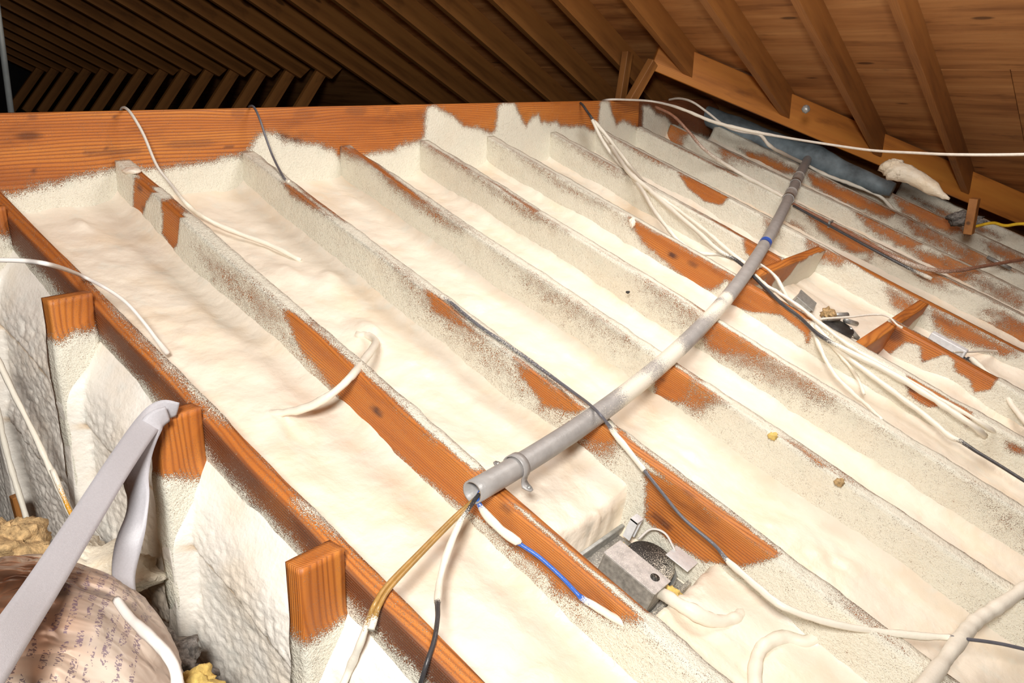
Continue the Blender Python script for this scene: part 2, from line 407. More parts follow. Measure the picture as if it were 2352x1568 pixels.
def beam_part(x0, x1, yf, zt, zb, patch, name, cov0, par):
    V, F = slab(x0, x1, yf, yf+.045, zb, zt, .012, .045, .008)
    d = sdf(V[:, 0], V[:, 2], patch)
    d = d + .008*fbm(V[:, 0]*30, V[:, 2]*30, 3)
    cov = 1 - sst(-.02, .03, d)
    cov = np.maximum(cov, .22*np.exp(-np.maximum(d, 0)/.03))
    cov = np.where(V[:, 1] > yf+.01, .1, cov)
    cov = np.maximum(cov, cov0)
    V[:, 1] -= np.where(V[:, 1] < yf+.01, .004*cov, 0)
    o = mesh_obj(name, V, F, M_BEAM, par, None, cov)
    x, z = V[:, 0], V[:, 2]; darken = np.zeros(len(V))
    for (kx, kz), rx, rz, k in MARKS:
        dd = np.sqrt(((x-kx)/rx)**2 + ((z-kz)/rz)**2) + .25*fbm(x*20, z*40, 4)
        darken = np.maximum(darken, k*(1-sst(.7, 1.1, dd)))
    if cov0 == 0 and name == 'darker_plank': darken = np.maximum(darken, .75)
    at_ = o.data.attributes.new('knots_and_shade', 'FLOAT', 'POINT'); at_.data.foreach_set('value', darken.astype(np.float32)); return o
bt = thing('ridge_beam', 'large orange-grained beam across the back, white overspray along its lower edge', 'beam', Matrix.Translation((2, 2.5, -.4)))
# grain along local X already
beam_part(-.6, 4.035, 2.481, -.112, -.46, PB, 'plank', 0, bt)
PB2 = [(4.1105,2.5,-0.2759),(4.0996,2.5,-0.1437),(4.1595,2.5,-0.1492),(4.2345,2.5,-0.1904),(4.3583,2.5,-0.2173),(4.4788,2.5,-0.2895),(4.5163,2.5,-0.266),(4.5725,2.5,-0.2929),(4.9739,2.5,-0.3611),(5.0689,2.5,-0.8677),(4.1674,2.5,-0.7644)]
PB2 = [(q[0], q[2]) for q in PB2]
o = beam_part(4.04, 5.0, 2.50, -.118, -.46, PB2, 'darker_plank', 0, bt); o['label'] = 'darker end plank of the beam'

# ---------------------------------------------------------------- joists
LAB = {1: 'bare orange joist at the near left, studs standing against its dark side',
 2: 'joist under the open end of the grey conduit, long bare orange side',
 3: 'joist crossed by the slate cable, bare side beside the recessed light',
 4: 'joist with one short bare orange patch just below the conduit',
 5: 'foam-covered joist with a speckled patch right of where the conduit crosses',
 6: 'joist carrying the cable bundle, smooth orange side on both sides of the conduit',
 7: 'joist stopping at the upper wooden header block of the framed opening',
 8: 'joist bounding the right side of the framed opening with two header blocks',
 9: 'joist with the black stapled cable lying along its top edge',
 10: 'foam-dusted joist next to the one with the stapled cable, on its right',
 11: 'joist with long brown bare patches under the white foam-coated cable',
 12: 'second joist from the bluish foam mound, patchy brown and white',
 13: 'joist beside the black gap under the valley rafter',
 14: 'short joist at the far right edge below the yellow cable'}
W, Fo = 'W', 'F'
PATCH = {
1: [(Fo,'T',.02,.8,[[0.488,0.048],[0.517,0.069],[1.164,0.057],[1.13,0.021],[0.888,0.026]]),
    (Fo,'T',.02,.85,[[0.957,0.026],[0.995,0.072],[1.231,0.071],[1.149,0.028]]),
    (Fo,'T',.02,.95,[[1.412,0.024],[1.451,0.057],[1.54,0.051],[1.516,0.032]]),
    (Fo,'T',.02,.6,[[1.245,0.043],[1.29,0.071],[1.383,0.064],[1.407,0.037]]),
    (Fo,'T',.02,.4,[[1.518,0.044],[1.761,0.046],[1.755,0.037],[1.552,0.032]])],
2: [(W,'L',.006,1,[[0.118,0.0],[0.209,-0.019],[0.222,-0.006],[0.191,0.049],[0.179,0.097],[0.127,0.097]]),
    (W,'L',.006,1,[[0.276,-0.003],[0.338,-0.035],[0.378,0.003],[0.372,0.079],[0.353,0.11],[0.298,0.091]]),
    (W,'L',.035,.42,[[0.462,0.032],[0.766,-0.007],[0.917,0.004],[0.825,0.086],[0.666,0.09],[0.49,0.07]]),
    (W,'L',.018,1,[[0.856,-0.022],[0.947,-0.021],[1.403,-0.009],[1.635,-0.017],[1.886,-0.035],[1.974,-0.019],[1.918,0.039],[1.824,0.074],[1.741,0.068],[1.618,0.069],[1.454,0.097],[1.369,0.102],[1.248,0.106],[1.133,0.101],[1.041,0.075],[0.949,0.059],[0.885,0.023]]),
    (W,'L',.05,.4,[[0.82,0.063],[1.091,0.131],[1.264,0.159],[1.413,0.144],[1.596,0.114],[1.725,0.12],[1.888,0.094],[1.867,0.043],[1.441,0.058],[0.953,0.006]]),
    (W,'T',.008,.9,[[0.097,0.013],[0.061,0.057],[0.196,0.046],[0.183,0.008]]),
    (W,'T',.008,.8,[[0.271,0.003],[0.253,0.048],[0.354,0.038],[0.359,0.004]]),
    (W,'T',.014,.5,[[0.925,0.006],[0.911,0.048],[1.034,0.028],[1.022,-0.0]]),
    (W,'T',.008,1,[[1.526,0.009],[1.531,0.058],[1.618,0.054],[1.82,0.051],[1.968,0.052],[1.969,0.036],[1.841,0.024],[1.657,0.024],[1.607,0.011]])],
3: [(W,'L',.012,.8,[[0.211,-0.011],[0.352,-0.018],[0.49,-0.006],[0.404,0.007],[0.29,0.018]]),
    (W,'L',.05,.45,[[0.74,-0.008],[0.967,-0.009],[1.277,0.006],[1.462,0.014],[1.331,0.065],[1.132,0.058],[0.894,0.048]]),
    (W,'L',.012,.85,[[0.904,-0.007],[0.965,-0.015],[1.164,0.009],[1.067,0.022],[0.983,0.038]]),
    (W,'L',.014,1,[[1.275,0.0],[1.395,-0.006],[1.511,-0.007],[1.493,0.019],[1.405,0.055],[1.319,0.032]]),
    (W,'L',.05,.45,[[1.23,0.009],[1.519,0.014],[1.434,0.09],[1.298,0.06]]),
    (W,'L',.012,1,[[1.509,0.041],[1.582,-0.033],[1.635,-0.005],[1.609,0.028],[1.541,0.066]]),
    (W,'L',.02,.6,[[1.488,0.078],[1.644,-0.013],[1.626,0.069],[1.544,0.105]]),
    (W,'L',.008,1,[[1.714,0.02],[1.805,0.005],[1.9,0.004],[2.029,-0.006],[2.053,-0.002],[2.002,0.073],[1.933,0.124],[1.841,0.138],[1.768,0.132]]),
    (W,'T',.006,1,[[1.573,0.051],[1.632,0.025],[1.835,0.027],[2.052,0.025],[2.055,0.007],[1.862,-0.02],[1.747,-0.029],[1.651,-0.02]]),
    (W,'T',.01,.5,[[1.34,0.031],[1.506,0.047],[1.511,0.021],[1.372,0.012]]),
    (W,'T',.01,.7,[[0.179,0.048],[0.311,0.065],[0.519,0.046],[0.52,0.028],[0.332,0.017]])],
4: [(W,'L',.02,.9,[[-0.007,-0.013],[0.165,-0.03],[0.243,-0.013],[0.148,-0.003],[0.016,0.022]]),
    (W,'L',.02,.7,[[0.17,-0.013],[0.52,-0.004],[0.654,0.012],[0.533,0.033],[0.301,0.023]]),
    (W,'L',.05,.4,[[0.837,0.011],[1.106,-0.014],[1.436,-0.018],[1.331,0.034],[1.043,0.053]]),
    (W,'L',.012,1,[[1.466,0.015],[1.491,-0.014],[1.572,-0.018],[1.582,0.02],[1.572,0.08],[1.5,0.107]]),
    (W,'L',.03,.75,[[1.566,-0.029],[1.637,-0.032],[1.679,-0.003],[1.631,0.077],[1.575,0.086]]),
    (W,'T',.008,.95,[[-0.016,0.02],[0.066,0.047],[0.549,-0.006],[0.556,-0.032],[0.297,-0.002]]),
    (W,'T',.01,.6,[[1.469,0.058],[1.599,0.043],[1.598,0.018],[1.489,0.026]]),
    (W,'T',.006,.6,[[1.853,0.008],[1.895,0.031],[1.99,0.015],[1.986,-0.003]])],
5: [(W,'L',.02,.8,[[-0.009,-0.01],[0.138,-0.02],[0.295,0.001],[0.097,0.008]]),
    (W,'L',.02,.6,[[0.196,0.0],[0.462,0.003],[0.79,-0.001],[0.586,0.031]]),
    (W,'L',.05,.42,[[1.059,-0.024],[1.417,-0.021],[1.392,0.07],[1.203,0.048]]),
    (W,'L',.03,.9,[[1.374,0.013],[1.433,-0.022],[1.582,-0.016],[1.666,-0.005],[1.552,0.053],[1.437,0.093]]),
    (W,'L',.05,.55,[[1.394,0.001],[1.677,-0.013],[1.912,-0.011],[1.828,0.048],[1.655,0.068],[1.476,0.102]]),
    (W,'L',.06,.3,[[2.265,-0.007],[2.477,0.019],[2.52,0.093],[2.383,0.054]]),
    (W,'T',.008,.7,[[-0.028,0.052],[0.221,0.024],[0.639,0.028],[0.648,-0.008]]),
    (W,'T',.008,.6,[[1.153,0.043],[1.416,0.05],[1.417,0.018]])],
6: [(W,'L',.03,.5,[[-0.0,-0.016],[0.365,0.001],[0.739,0.006],[0.476,0.037]]),
    (W,'L',.014,1,[[0.782,0.004],[0.948,-0.005],[1.189,-0.003],[1.267,-0.0],[1.227,0.078],[1.142,0.107],[1.006,0.077],[0.894,0.061]]),
    (W,'L',.03,.6,[[0.764,0.013],[0.824,0.002],[0.925,0.083],[1.169,0.121],[1.091,0.127]]),
    (W,'L',.008,1,[[1.253,0.002],[1.364,-0.028],[1.509,0.001],[1.604,0.021],[1.626,0.071],[1.617,0.077],[1.593,0.046],[1.485,0.033],[1.381,0.082],[1.312,0.095]]),
    (W,'L',.008,1,[[1.95,0.002],[1.986,-0.005],[2.09,-0.002],[2.168,-0.002],[2.173,0.044],[2.154,0.031],[2.09,0.024],[2.047,0.054],[1.981,0.047]]),
    (W,'L',.01,.9,[[2.285,0.023],[2.335,0.012],[2.353,0.024],[2.309,0.04]]),
    (W,'T',.01,.8,[[1.153,0.066],[1.322,0.112],[1.593,0.032],[1.592,-0.006],[1.379,-0.002]])],
7: [(W,'L',.03,.5,[[-0.035,0.007],[0.289,-0.014],[0.622,-0.01],[0.386,0.027]]),
    (W,'L',.012,1,[[1.094,-0.003],[1.285,-0.017],[1.366,-0.016],[1.299,0.051],[1.194,0.048],[1.136,0.039]]),
    (W,'T',.01,.8,[[0.757,0.021],[1.265,0.061],[1.27,0.007]])],
8: [(W,'L',.012,.6,[[-0.02,-0.007],[0.309,-0.01],[0.62,-0.015],[0.375,0.017]]),
    (W,'L',.01,1,[[0.512,0.0],[0.624,-0.006],[0.8,-0.008],[0.792,0.036],[0.708,0.066],[0.595,0.041]]),
    (W,'L',.02,.7,[[0.999,0.001],[1.067,-0.001],[1.098,0.038],[1.048,0.053]]),
    (W,'L',.02,.8,[[1.21,-0.003],[1.324,-0.011],[1.437,-0.012],[1.381,0.04],[1.264,0.06]]),
    (W,'L',.02,.8,[[1.613,0.018],[1.73,0.018],[1.783,0.046],[1.725,0.081],[1.663,0.074]]),
    (W,'L',.02,.95,[[1.804,0.017],[1.909,0.008],[2.152,0.005],[2.107,0.045],[2.01,0.059],[1.896,0.083],[1.84,0.065]]),
    (W,'T',.01,.9,[[1.23,0.057],[2.162,0.039],[2.169,0.003],[1.528,-0.01]])],
9: [(W,'T',.012,.6,[[-0.004,0.0],[0.642,0.023],[0.654,-0.05]]),
    (W,'L',.03,1,[[1.02,-0.007],[1.139,-0.003],[1.388,-0.001],[1.395,0.053],[1.297,0.081],[1.122,0.053]]),
    (W,'T',.012,.8,[[1.352,0.04],[2.077,-0.013],[2.071,-0.075]])],
10: [(W,'L',.03,.9,[[1.132,-0.013],[1.324,-0.009],[1.509,-0.005],[1.471,0.051],[1.26,0.048]]),
    (W,'L',.03,.9,[[1.456,0.022],[1.779,0.009],[1.728,0.073],[1.555,0.08]]),
    (W,'L',.05,.6,[[1.697,0.017],[2.024,0.005],[2.076,0.095],[1.842,0.084]]),
    (W,'L',.03,.7,[[0.293,-0.009],[0.453,-0.027],[0.601,-0.003],[0.45,0.026]])],
11: [(W,'L',.03,1,[[0.694,0.013],[0.831,0.003],[1.253,-0.008],[1.226,0.038],[1.003,0.068],[0.78,0.068]]),
    (W,'L',.03,.7,[[1.229,-0.004],[1.547,-0.011],[1.769,0.011],[1.634,0.059],[1.39,0.059]]),
    (W,'L',.03,.9,[[0.262,0.056],[0.493,0.023],[0.676,0.035],[0.527,0.09],[0.342,0.09]])],
12: [(W,'L',.03,1,[[0.616,-0.008],[0.841,-0.025],[1.061,-0.03],[1.035,0.025],[0.789,0.041]]),
    (W,'L',.03,.95,[[1.107,0.004],[1.436,-0.019],[1.581,0.017],[1.432,0.066],[1.219,0.062]]),
    (W,'L',.03,.9,[[1.657,0.019],[1.867,0.002],[1.897,0.053],[1.73,0.062]])],
13: [(W,'L',.03,.8,[[1.101,0.054],[1.507,0.031],[1.675,0.048],[1.429,0.085]]), (W,'T',.02,.7,[[1.287,-0.077],[1.797,-0.083],[1.808,-0.138]])],
14: [],
}
KNOT = {2: [(q, .011, k) for q, k in zip([[1.238,0.045],[0.916,0.061],[0.15,0.018],[1.633,0.002]], (1, .7, .8, .6))],
 3: [(q, .012, k) for q, k in zip([[1.814,0.111],[1.793,0.11],[1.831,-0.003]], (.8, .7, .5))],
 6: [(q, .013, k) for q, k in zip([[1.021,0.043],[1.111,0.032],[1.98,0.024]], (1, .6, .9))],
 4: [(q, .01, .5) for q in [[1.496,0.048]]],
 7: [(q, .03, .8) for q in [[1.78,0.034]]]}
def make_joist(j, u0, u1, extra=None, nm='joist'):
    a, b = JO[j]
    L = u1-u0
    V, F = slab(0, L, 0, .038, -.21, 0, .014, .0095, .0095)
    u = V[:, 0]+u0; yy = V[:, 1]; h = -V[:, 2]
    left = yy < .0005; top = (h < .0005) & ~left; right = (yy > .0375) & ~top
    if j == 1:
        cov = np.where(top, .06 + .12*vn(u*9, yy*50, 5), 0.0)
        cov = np.where(left, sst(.02, .095, h + .02*fbm(u*9, h*9, 2)), cov)
        cov = np.where(right, .8, cov)
    else:
        cov = np.ones(len(V))*1.1
        cov = np.where(left, 1.1 - .12*sst(-.1, .4, fbm(u*3, h*6+j*7, 31+j)) - .13*(1-sst(0, .05, h)), cov)
        cov = np.where(top, 1.02 - .35*sst(.0, .5, fbm(u*4, yy*20+j*5, 8)), cov)
        if j >= 9:
            pn = fbm(u*2.6+j*3.1, h*5, 60+j, 4); cov = np.where(left, np.minimum(cov, 1.0 - .8*sst(.08, .36, pn)), cov)
    for mode, face, soft, st, pts in PATCH[j]:
        if face == 'L': d = sdf(u, h, pts); msk = left | ((yy < .011) & (h < .0005))
        else: d = sdf(u, yy, pts); msk = top | (left & (h < .0005))
        so = soft*(1.7 if soft < .03 and st < 1 else 1.2)
        d = d + soft*.6*fbm(u*30, (h if face == 'L' else yy)*30, 12)
        k = 1 - sst(-so, so*1.1, d)
        cov = np.where(msk, np.minimum(cov, 1 - st*k) if mode == 'W' else np.maximum(cov, st*k), cov)
    P = V.copy()
    lump = cov*(.003 + .003*fbm(u*22, h*22+yy*40, 9))
    P[:, 1] += np.where(yy < .0005, -lump, np.where(yy > .0375, lump, 0))
    P[:, 2] += np.where(h < .0005, lump*1.2, 0)
    P[:, 1] += .0016*vn(u*6, h*3, 3+j)
    P[:, 2] += .0025*vn(u*3.1, yy*0, 13+j)
    M = MB @ Matrix.Translation((0, a, 0)) @ Matrix.Rotation(-b*CS, 4, 'Z') @ Matrix.Translation((u0, 0, 0))
    o = mesh_obj(nm, P, F, M_JOIST, None, M, cov)
    darken = np.where(left, .85 - .25*sst(0, .5, fbm(u*5, h*20, 4)), .0) if j == 1 else np.zeros(len(u))  # near joist: shade on its left face painted as darker brown
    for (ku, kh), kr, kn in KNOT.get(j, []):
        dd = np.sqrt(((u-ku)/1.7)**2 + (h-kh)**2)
        darken = np.maximum(darken, np.where(left, kn*(1-sst(kr*.5, kr*1.3, dd)), 0))
    if darken.max() > 0:
        at_ = o.data.attributes.new('knots_and_shade', 'FLOAT', 'POINT'); at_.data.foreach_set('value', darken.astype(np.float32))
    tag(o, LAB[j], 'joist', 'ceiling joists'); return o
USTART = {11: .05, 12: .35, 13: 1.02, 14: 1.75}
OPEN0, OPEN1 = 1.275, 1.745    # the framed opening between the header blocks (down-slope)
for j in range(1, 14):
    if j == 7:
        make_joist(7, .004, OPEN0)
        LAB[7] = 'joist continuing below the lower header block, scalloped orange side showing above the foam'
        PATCH[7] = [(W,'L',.006,1,[[1.754,0.012],[1.777,-0.016],[1.868,-0.002],[1.943,-0.002],[1.971,0.003],[1.923,0.074],[1.888,0.024],[1.844,0.033],[1.813,0.106],[1.771,0.109]]),
            (W,'L',.006,1,[[1.943,-0.002],[2.007,-0.005],[2.094,-0.006],[2.156,-0.006],[2.161,0.034],[2.118,0.078],[2.086,0.042],[2.032,0.04],[2.005,0.006]]),
            (W,'T',.01,1,[[1.754,0.033],[2.154,0.039],[2.156,-0.016],[1.768,-0.034]])]
        make_joist(7, OPEN1, 2.33)
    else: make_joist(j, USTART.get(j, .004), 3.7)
def header(u, pts, lab):
    M = MB @ Matrix.Translation((u, JO[6][0]+.04, 0)) @ Matrix.Rotation(math.pi/2, 4, 'Z')
    L = JO[8][0]-.002-JO[6][0]-.04
    V, F = slab(0, L, -.038, 0, -.2, 0, .012, .0095, .0095)
    x = V[:, 0]; h = -V[:, 2]
    d = sdf(x, h, pts) + .014*fbm(x*30, h*30, 21)
    cov = np.where(V[:, 1] < -.0375, 1 - sst(-.01, .012, d), .06)
    cov = np.where(V[:, 1] > -.0005, .9*sst(.02, .1, h), cov)
    o = mesh_obj('header_block', V, F, M_JOIST, None, M, cov); return tag(o, lab, 'block')
header(OPEN0+.038-.038, [(0,.035),(.14,.05),(.2,.03),(.22,.09),(.3,.1),(.33,.03),(.4,.10),(.45,.07),(.5,.02),(.62,.0),(.9,.0),(.9,.3),(0,.3)], 'upper wooden header block by the conduit, foam scallops on its face')
header(OPEN1, [(0,.09),(.2,.13),(.5,.12),(.62,.07),(.9,.03),(.9,.3),(0,.3)], 'lower bare brown header block closing the framed opening')

# ---------------------------------------------------------------- foam beds between the joists
BAYLAB = ['cream foam bed in the leftmost bay beside the bare near joist', 'foam bed in the bay crossed by the white cable from the beam', 'foam bed in the bay holding the recessed light', 'foam bed in the bay right of the recessed light bay',
 'foam bed in the bay with the small black speck on its joist', 'foam bed under the middle of the conduit', 'foam bed around the small metal junction box', 'foam bed in the bay behind the framed opening, right side',
 'foam bed left of the stapled black cable', 'foam bed right of the stapled black cable', 'foam bed under the brown cable end', 'foam bed beside the brown-patched joist', 'narrow foam bed below the bluish foam mound', 'foam bed at the far right below the valley rafter']
HOLES = {2: (1.705, 1.945, 1.205, 1.66)}
BUMPS = {2: [(q, br, bh) for q, (br, bh) in zip([[0.557,1.383],[0.638,1.446],[0.618,1.5],[0.887,1.427],[1.307,1.28]], ((.045, .022), (.03, .014), (.03, .012), (.04, .02), (.05, .012)))],
 1: [(q, br, bh) for q, (br, bh) in zip([[0.145,0.999],[0.792,1.097],[0.768,0.948],[1.087,0.996],[1.287,0.921]], ((.02, .012), (.09, .012), (.10, .012), (.05, .014), (.07, .012)))],
 3: [(q, br, bh) for q, (br, bh) in zip([[0.881,1.855],[1.106,1.832],[1.714,1.82],[2.12,1.82]], ((.05, .012), (.06, .012), (.07, .014), (.09, .02)))],
 4: [(q, br, bh) for q, (br, bh) in zip([[0.899,2.308],[1.644,2.118],[2.203,2.11],[2.369,2.1]], ((.05, .012), (.07, .014), (.09, .02), (.07, .02)))]}
def bay(i):
    """foam between joist i and i+1 (1-based)"""
    aL, bL = JO[i]; aR, bR = JO[i+1]
    u0 = USTART.get(i+1, .0) if i >= 10 else 0.0
    u = np.arange(u0, 3.6, .011 if i < 9 else .018); nx = 44 if i < 9 else 24
    t = np.linspace(0, 1, nx)
    UU, TT = np.meshgrid(u, t, indexing='ij')
    xl = aL - bL*CS*UU + .036; xr = aR - bR*CS*UU + .002
    X = xl + (xr-xl)*TT
    wl_, wr_ = X-xl, xr-X
    d = .130 + .018*fbm(UU*1.3, X*2.2, 40+i) + .012*fbm(UU*5, X*6, 3)
    d = d - .006*cells(UU*16+.6*vn(UU*9, X*9, 1), X*11, i) - .003*cells(UU*34, X*26, i+5)
    d = d + .012*sst(0, 1, fbm(UU*2.2, X*9, 70+i)*1.5)
    fil = .022*np.exp(-wl_/.02) + .028*np.exp(-wr_/.02)
    d = d - fil
    d = d - .05*np.exp(-UU/.03)
    if i >= 9: d = d - .02
    if i == 2:   # thick lump of foam against the light opening
        d = d - .02*np.exp(-((UU-1.55)/.2)**2)
    if i in HOLES:
        h0, h1, x0, x1 = HOLES[i]
        e = np.minimum(np.minimum(UU-h0, h1-UU + .6*(X-x0)*0), x1-X)
        e = e + .008*vn(UU*40, X*40, 7)
        d = d + .10*sst(-.004, .012, e)
    if i == 6 or i == 7:   # framed opening: joist 7 is cut here
        m = (UU > OPEN0) & (UU < OPEN1+.03)
        cen = ((UU-1.50)/.17)**2 + ((X-3.10)/.20)**2
        d = np.where(m, d + fil*(0 if False else 1)*np.where((wr_ if i == 6 else wl_) < .12, 1, 0), d)
        d = d + .05*np.exp(-cen*1.2)
    if i in (6, 7):
        e = np.maximum(np.maximum(OPEN0-UU, UU-OPEN1-.04), 0)
        mm = (UU > 1.85)
        d = np.where(mm, d - .03*sst(1.85, 2.1, UU)*(.5+.8*np.clip(fbm(UU*7, X*7, 4)+.5, 0, 1)), d)
    for (bu, bx), br, bh in BUMPS.get(i, []):
        rr = np.sqrt(((UU-bu)/1.5)**2 + (X-bx)**2); d = d - bh*np.exp(-(rr/br)**2)*(1+.5*vn(UU*30, X*30, 5))
    Z = -d
    V = np.stack([UU, X, Z], -1).reshape(-1, 3)
    cov = np.clip(.0 + .25*sst(.25, .6, fbm(UU*3, X*5, 90+i)) + .5*np.exp(-np.minimum(wl_, wr_)/.006)*sst(.1, .5, fbm(UU*4, X*0, 91+i)), 0, 1).reshape(-1)*.5
    nu = len(u)
    F = [(f[0], f[1], f[2], f[3]) for f in grid(V, nu, nx)]
    # skirt so that it has depth
    n0 = len(V); sk = V.copy().reshape(nu, nx, 3)
    low = sk[[0, -1]].copy(); low[:, :, 2] = -.24
    VV = list(V) + list(low.reshape(-1, 3))
    for k in range(nx-1):
        F.append((k, k+1, n0+k+1, n0+k)); q = (nu-1)*nx
        F.append((q+k+1, q+k, n0+nx+k, n0+nx+k+1))
    cov = np.concatenate([cov, np.zeros(2*nx)])
    o = mesh_obj('foam_bed', VV, F, M_FOAM, None, MB, cov)
    tag(o, BAYLAB[i-1], 'insulation', 'foam beds between the joists', 'stuff')
for i in range(1, 13): bay(i)
# foam across the cut joist inside the framed opening
uu = np.linspace(OPEN0+.02, OPEN1+.02, 40); xx = np.linspace(3.15, 3.36, 22)
A, B = np.meshgrid(uu, xx, indexing='ij')
d = .150 + .012*fbm(A*9, B*9, 3) - .006*cells(A*30, B*26, 2) + .05*np.exp(-(((A-1.50)/.17)**2 + ((B-3.10)/.2)**2)*1.2)
V = np.stack([A, B, -d], -1).reshape(-1, 3)
o = mesh_obj('foam_patch', V, grid(V, 40, 22), M_FOAM, None, MB, np.zeros(len(V))); tag(o, 'lumpy foam on the floor of the framed opening', 'insulation', None, 'stuff')
uu = np.linspace(2.31, 3.6, 100); xx = np.linspace(3.13, 3.32, 22)
A, B = np.meshgrid(uu, xx, indexing='ij')
d = .105 + .018*fbm(A*4, B*6, 3) - .008*cells(A*24, B*22, 2) + .02*(np.abs(B-3.225)/.095)**4
V = np.stack([A, B, -d], -1).reshape(-1, 3)
o = mesh_obj('foam_patch', V, grid(V, 100, 22), M_FOAM, None, MB, np.zeros(len(V))); tag(o, 'foam filling the wide bay past the end of the scalloped joist, far right', 'insulation', None, 'stuff')
# ceiling panel under everything
o = boxo('floor_deck', (-.2, 3.8, .8, 6.6, -.26, -.235), M_RAFT, None, MB, 0); o['kind'] = 'structure'; o.name = 'trim_1'

# ---------------------------------------------------------------- knee wall at the left: studs and foam
def ztop(y): return ZB - (YB-y)*SN/CS
V = [(x, y, z) for x in (.815, .84) for (y, z) in ((.2, -2.2), (3.2, -2.2), (3.2, ztop(3.2)-.45), (.2, ztop(.2)-.45))]
wallroot = mesh_obj('wall_inner', V, [(0, 1, 2, 3), (7, 6, 5, 4), (0, 4, 5, 1), (1, 5, 6, 2), (2, 6, 7, 3), (3, 7, 4, 0)], M_RAFT, smooth=False); wallroot['kind'] = 'structure'
STUDY = [.99, 1.405, 1.812, 2.222]
STL = ['bare-topped orange stud nearest the camera, knot-free square cut top', 'orange stud with the grey strap looped over its top', 'orange stud with a white foamed lower half, at the left', 'stud in the far left corner by the beam']
zt = [-.75, -.612, -.458, -.315]
for k, y in enumerate(STUDY):
    L = 1.6 + zt[k] + .5
    # local X down
    M = Matrix(((0, 1, 0, .674), (0, 0, 1, y), (-1, 0, 0, zt[k]), (0, 0, 0, 1)))
    M = Matrix(((0, 1, 0, .674), (0, 0, 1, y), (1, 0, 0, zt[k]-L), (0, 0, 0, 1)))
    V, F = slab(0, L, 0, .089, 0, .038, .012, .011, .0095)
    q = L - V[:, 0]
    th = [.125, .12, .075, .06][k]
    cov = sst(th-.012, th+.03, q + .02*fbm(V[:, 1]*20, V[:, 0]*20, k) + (.02 if k == 1 else 0)*(V[:, 1]/.089-.5)*-1)
    cov = np.where(V[:, 0] > L-.001, 0.02, cov)
    P = V.copy(); lp = cov*(.004+.003*fbm(V[:, 0]*25, V[:, 1]*40, 5))
    P[:, 2] += np.where(V[:, 2] < .001, -lp, np.where(V[:, 2] > .037, lp, 0)); P[:, 1] += np.where(V[:, 1] < .001, -lp, 0)
    o = mesh_obj('stud', P, F, M_JOIST, None, M, cov); tag(o, STL[k], 'stud', 'knee wall studs')
ys = np.arange(.60, 2.9, .0046); qs = np.arange(.045, 1.45, .0046)
Yg, Qg = np.meshgrid(ys, qs, indexing='ij')
Zg = ztop(Yg) - Qg
warp = .03*fbm(Yg*3, Qg*3, 5)
t = -.012 + .047*sst(.03, .16, Qg + .4*warp) + .015*sst(.12, .24, Qg) + .03*sst(0, .5, Qg)*(vn(Yg*2.2, Qg*2.5, 8)+.3)
crease = .235 + .025*fbm(Yg*4, Yg*0, 77)
t = t - .012*sst(crease-.008, crease+.014, Qg)*(1-.6*sst(.28, .5, Qg))
crease2 = .47 + .10*fbm(Yg*5, Yg*0, 79)
t = t + .014*sst(crease2-.12, crease2, Qg) - .014*sst(crease2, crease2+.014, Qg)
amp = sst(.09, .2, Qg)*(.55 + .9*np.clip(fbm(Yg*4, Qg*4, 61)+.5, 0, 1))
wy, wq = Yg + .012*vn(Yg*30, Qg*30, 2), Qg + .012*vn(Yg*30, Qg*30, 3)
t = t + amp*(.0058*cells(wy*46, wq*60, 4) + .0028*cells(wy*90, wq*105, 9)) + .008*fbm(Yg*6, Qg*7, 21, 2)
stud = np.zeros_like(t)
for k, y in enumerate(STUDY):
    dy = np.abs(Yg - (y+.019)) - .019
    reach = sst([.20, .20, .17, .15][k]-.02, [.20, .20, .17, .15][k]+.07, zt[k]-Zg)
    prof = 1 - sst(.001, .017, dy)
    tgt = .089 + .004 + .012*fbm(Yg*9, Qg*6, 30+k) + .008*sst(.3, .5, Qg)
    s_ = prof*reach
    t = t*(1-s_) + np.maximum(t, tgt)*s_; stud = np.maximum(stud, s_)
t = np.where(Yg > 2.45, t, t)
X = .765 - t
V = np.stack([X, Yg, Zg], -1).reshape(-1, 3)
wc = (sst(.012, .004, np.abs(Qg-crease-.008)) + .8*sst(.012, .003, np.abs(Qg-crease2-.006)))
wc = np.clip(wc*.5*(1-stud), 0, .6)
wc = wc + .35*np.exp(-(((Yg-1.55)/.1)**2 + ((Zg+1.05)/.22)**2))
o = mesh_obj('wall_foam', V, grid(V, len(ys), len(qs)), M_WALLF, wallroot, None, np.clip(wc, 0, 1).reshape(-1)); o['kind'] = 'stuff'

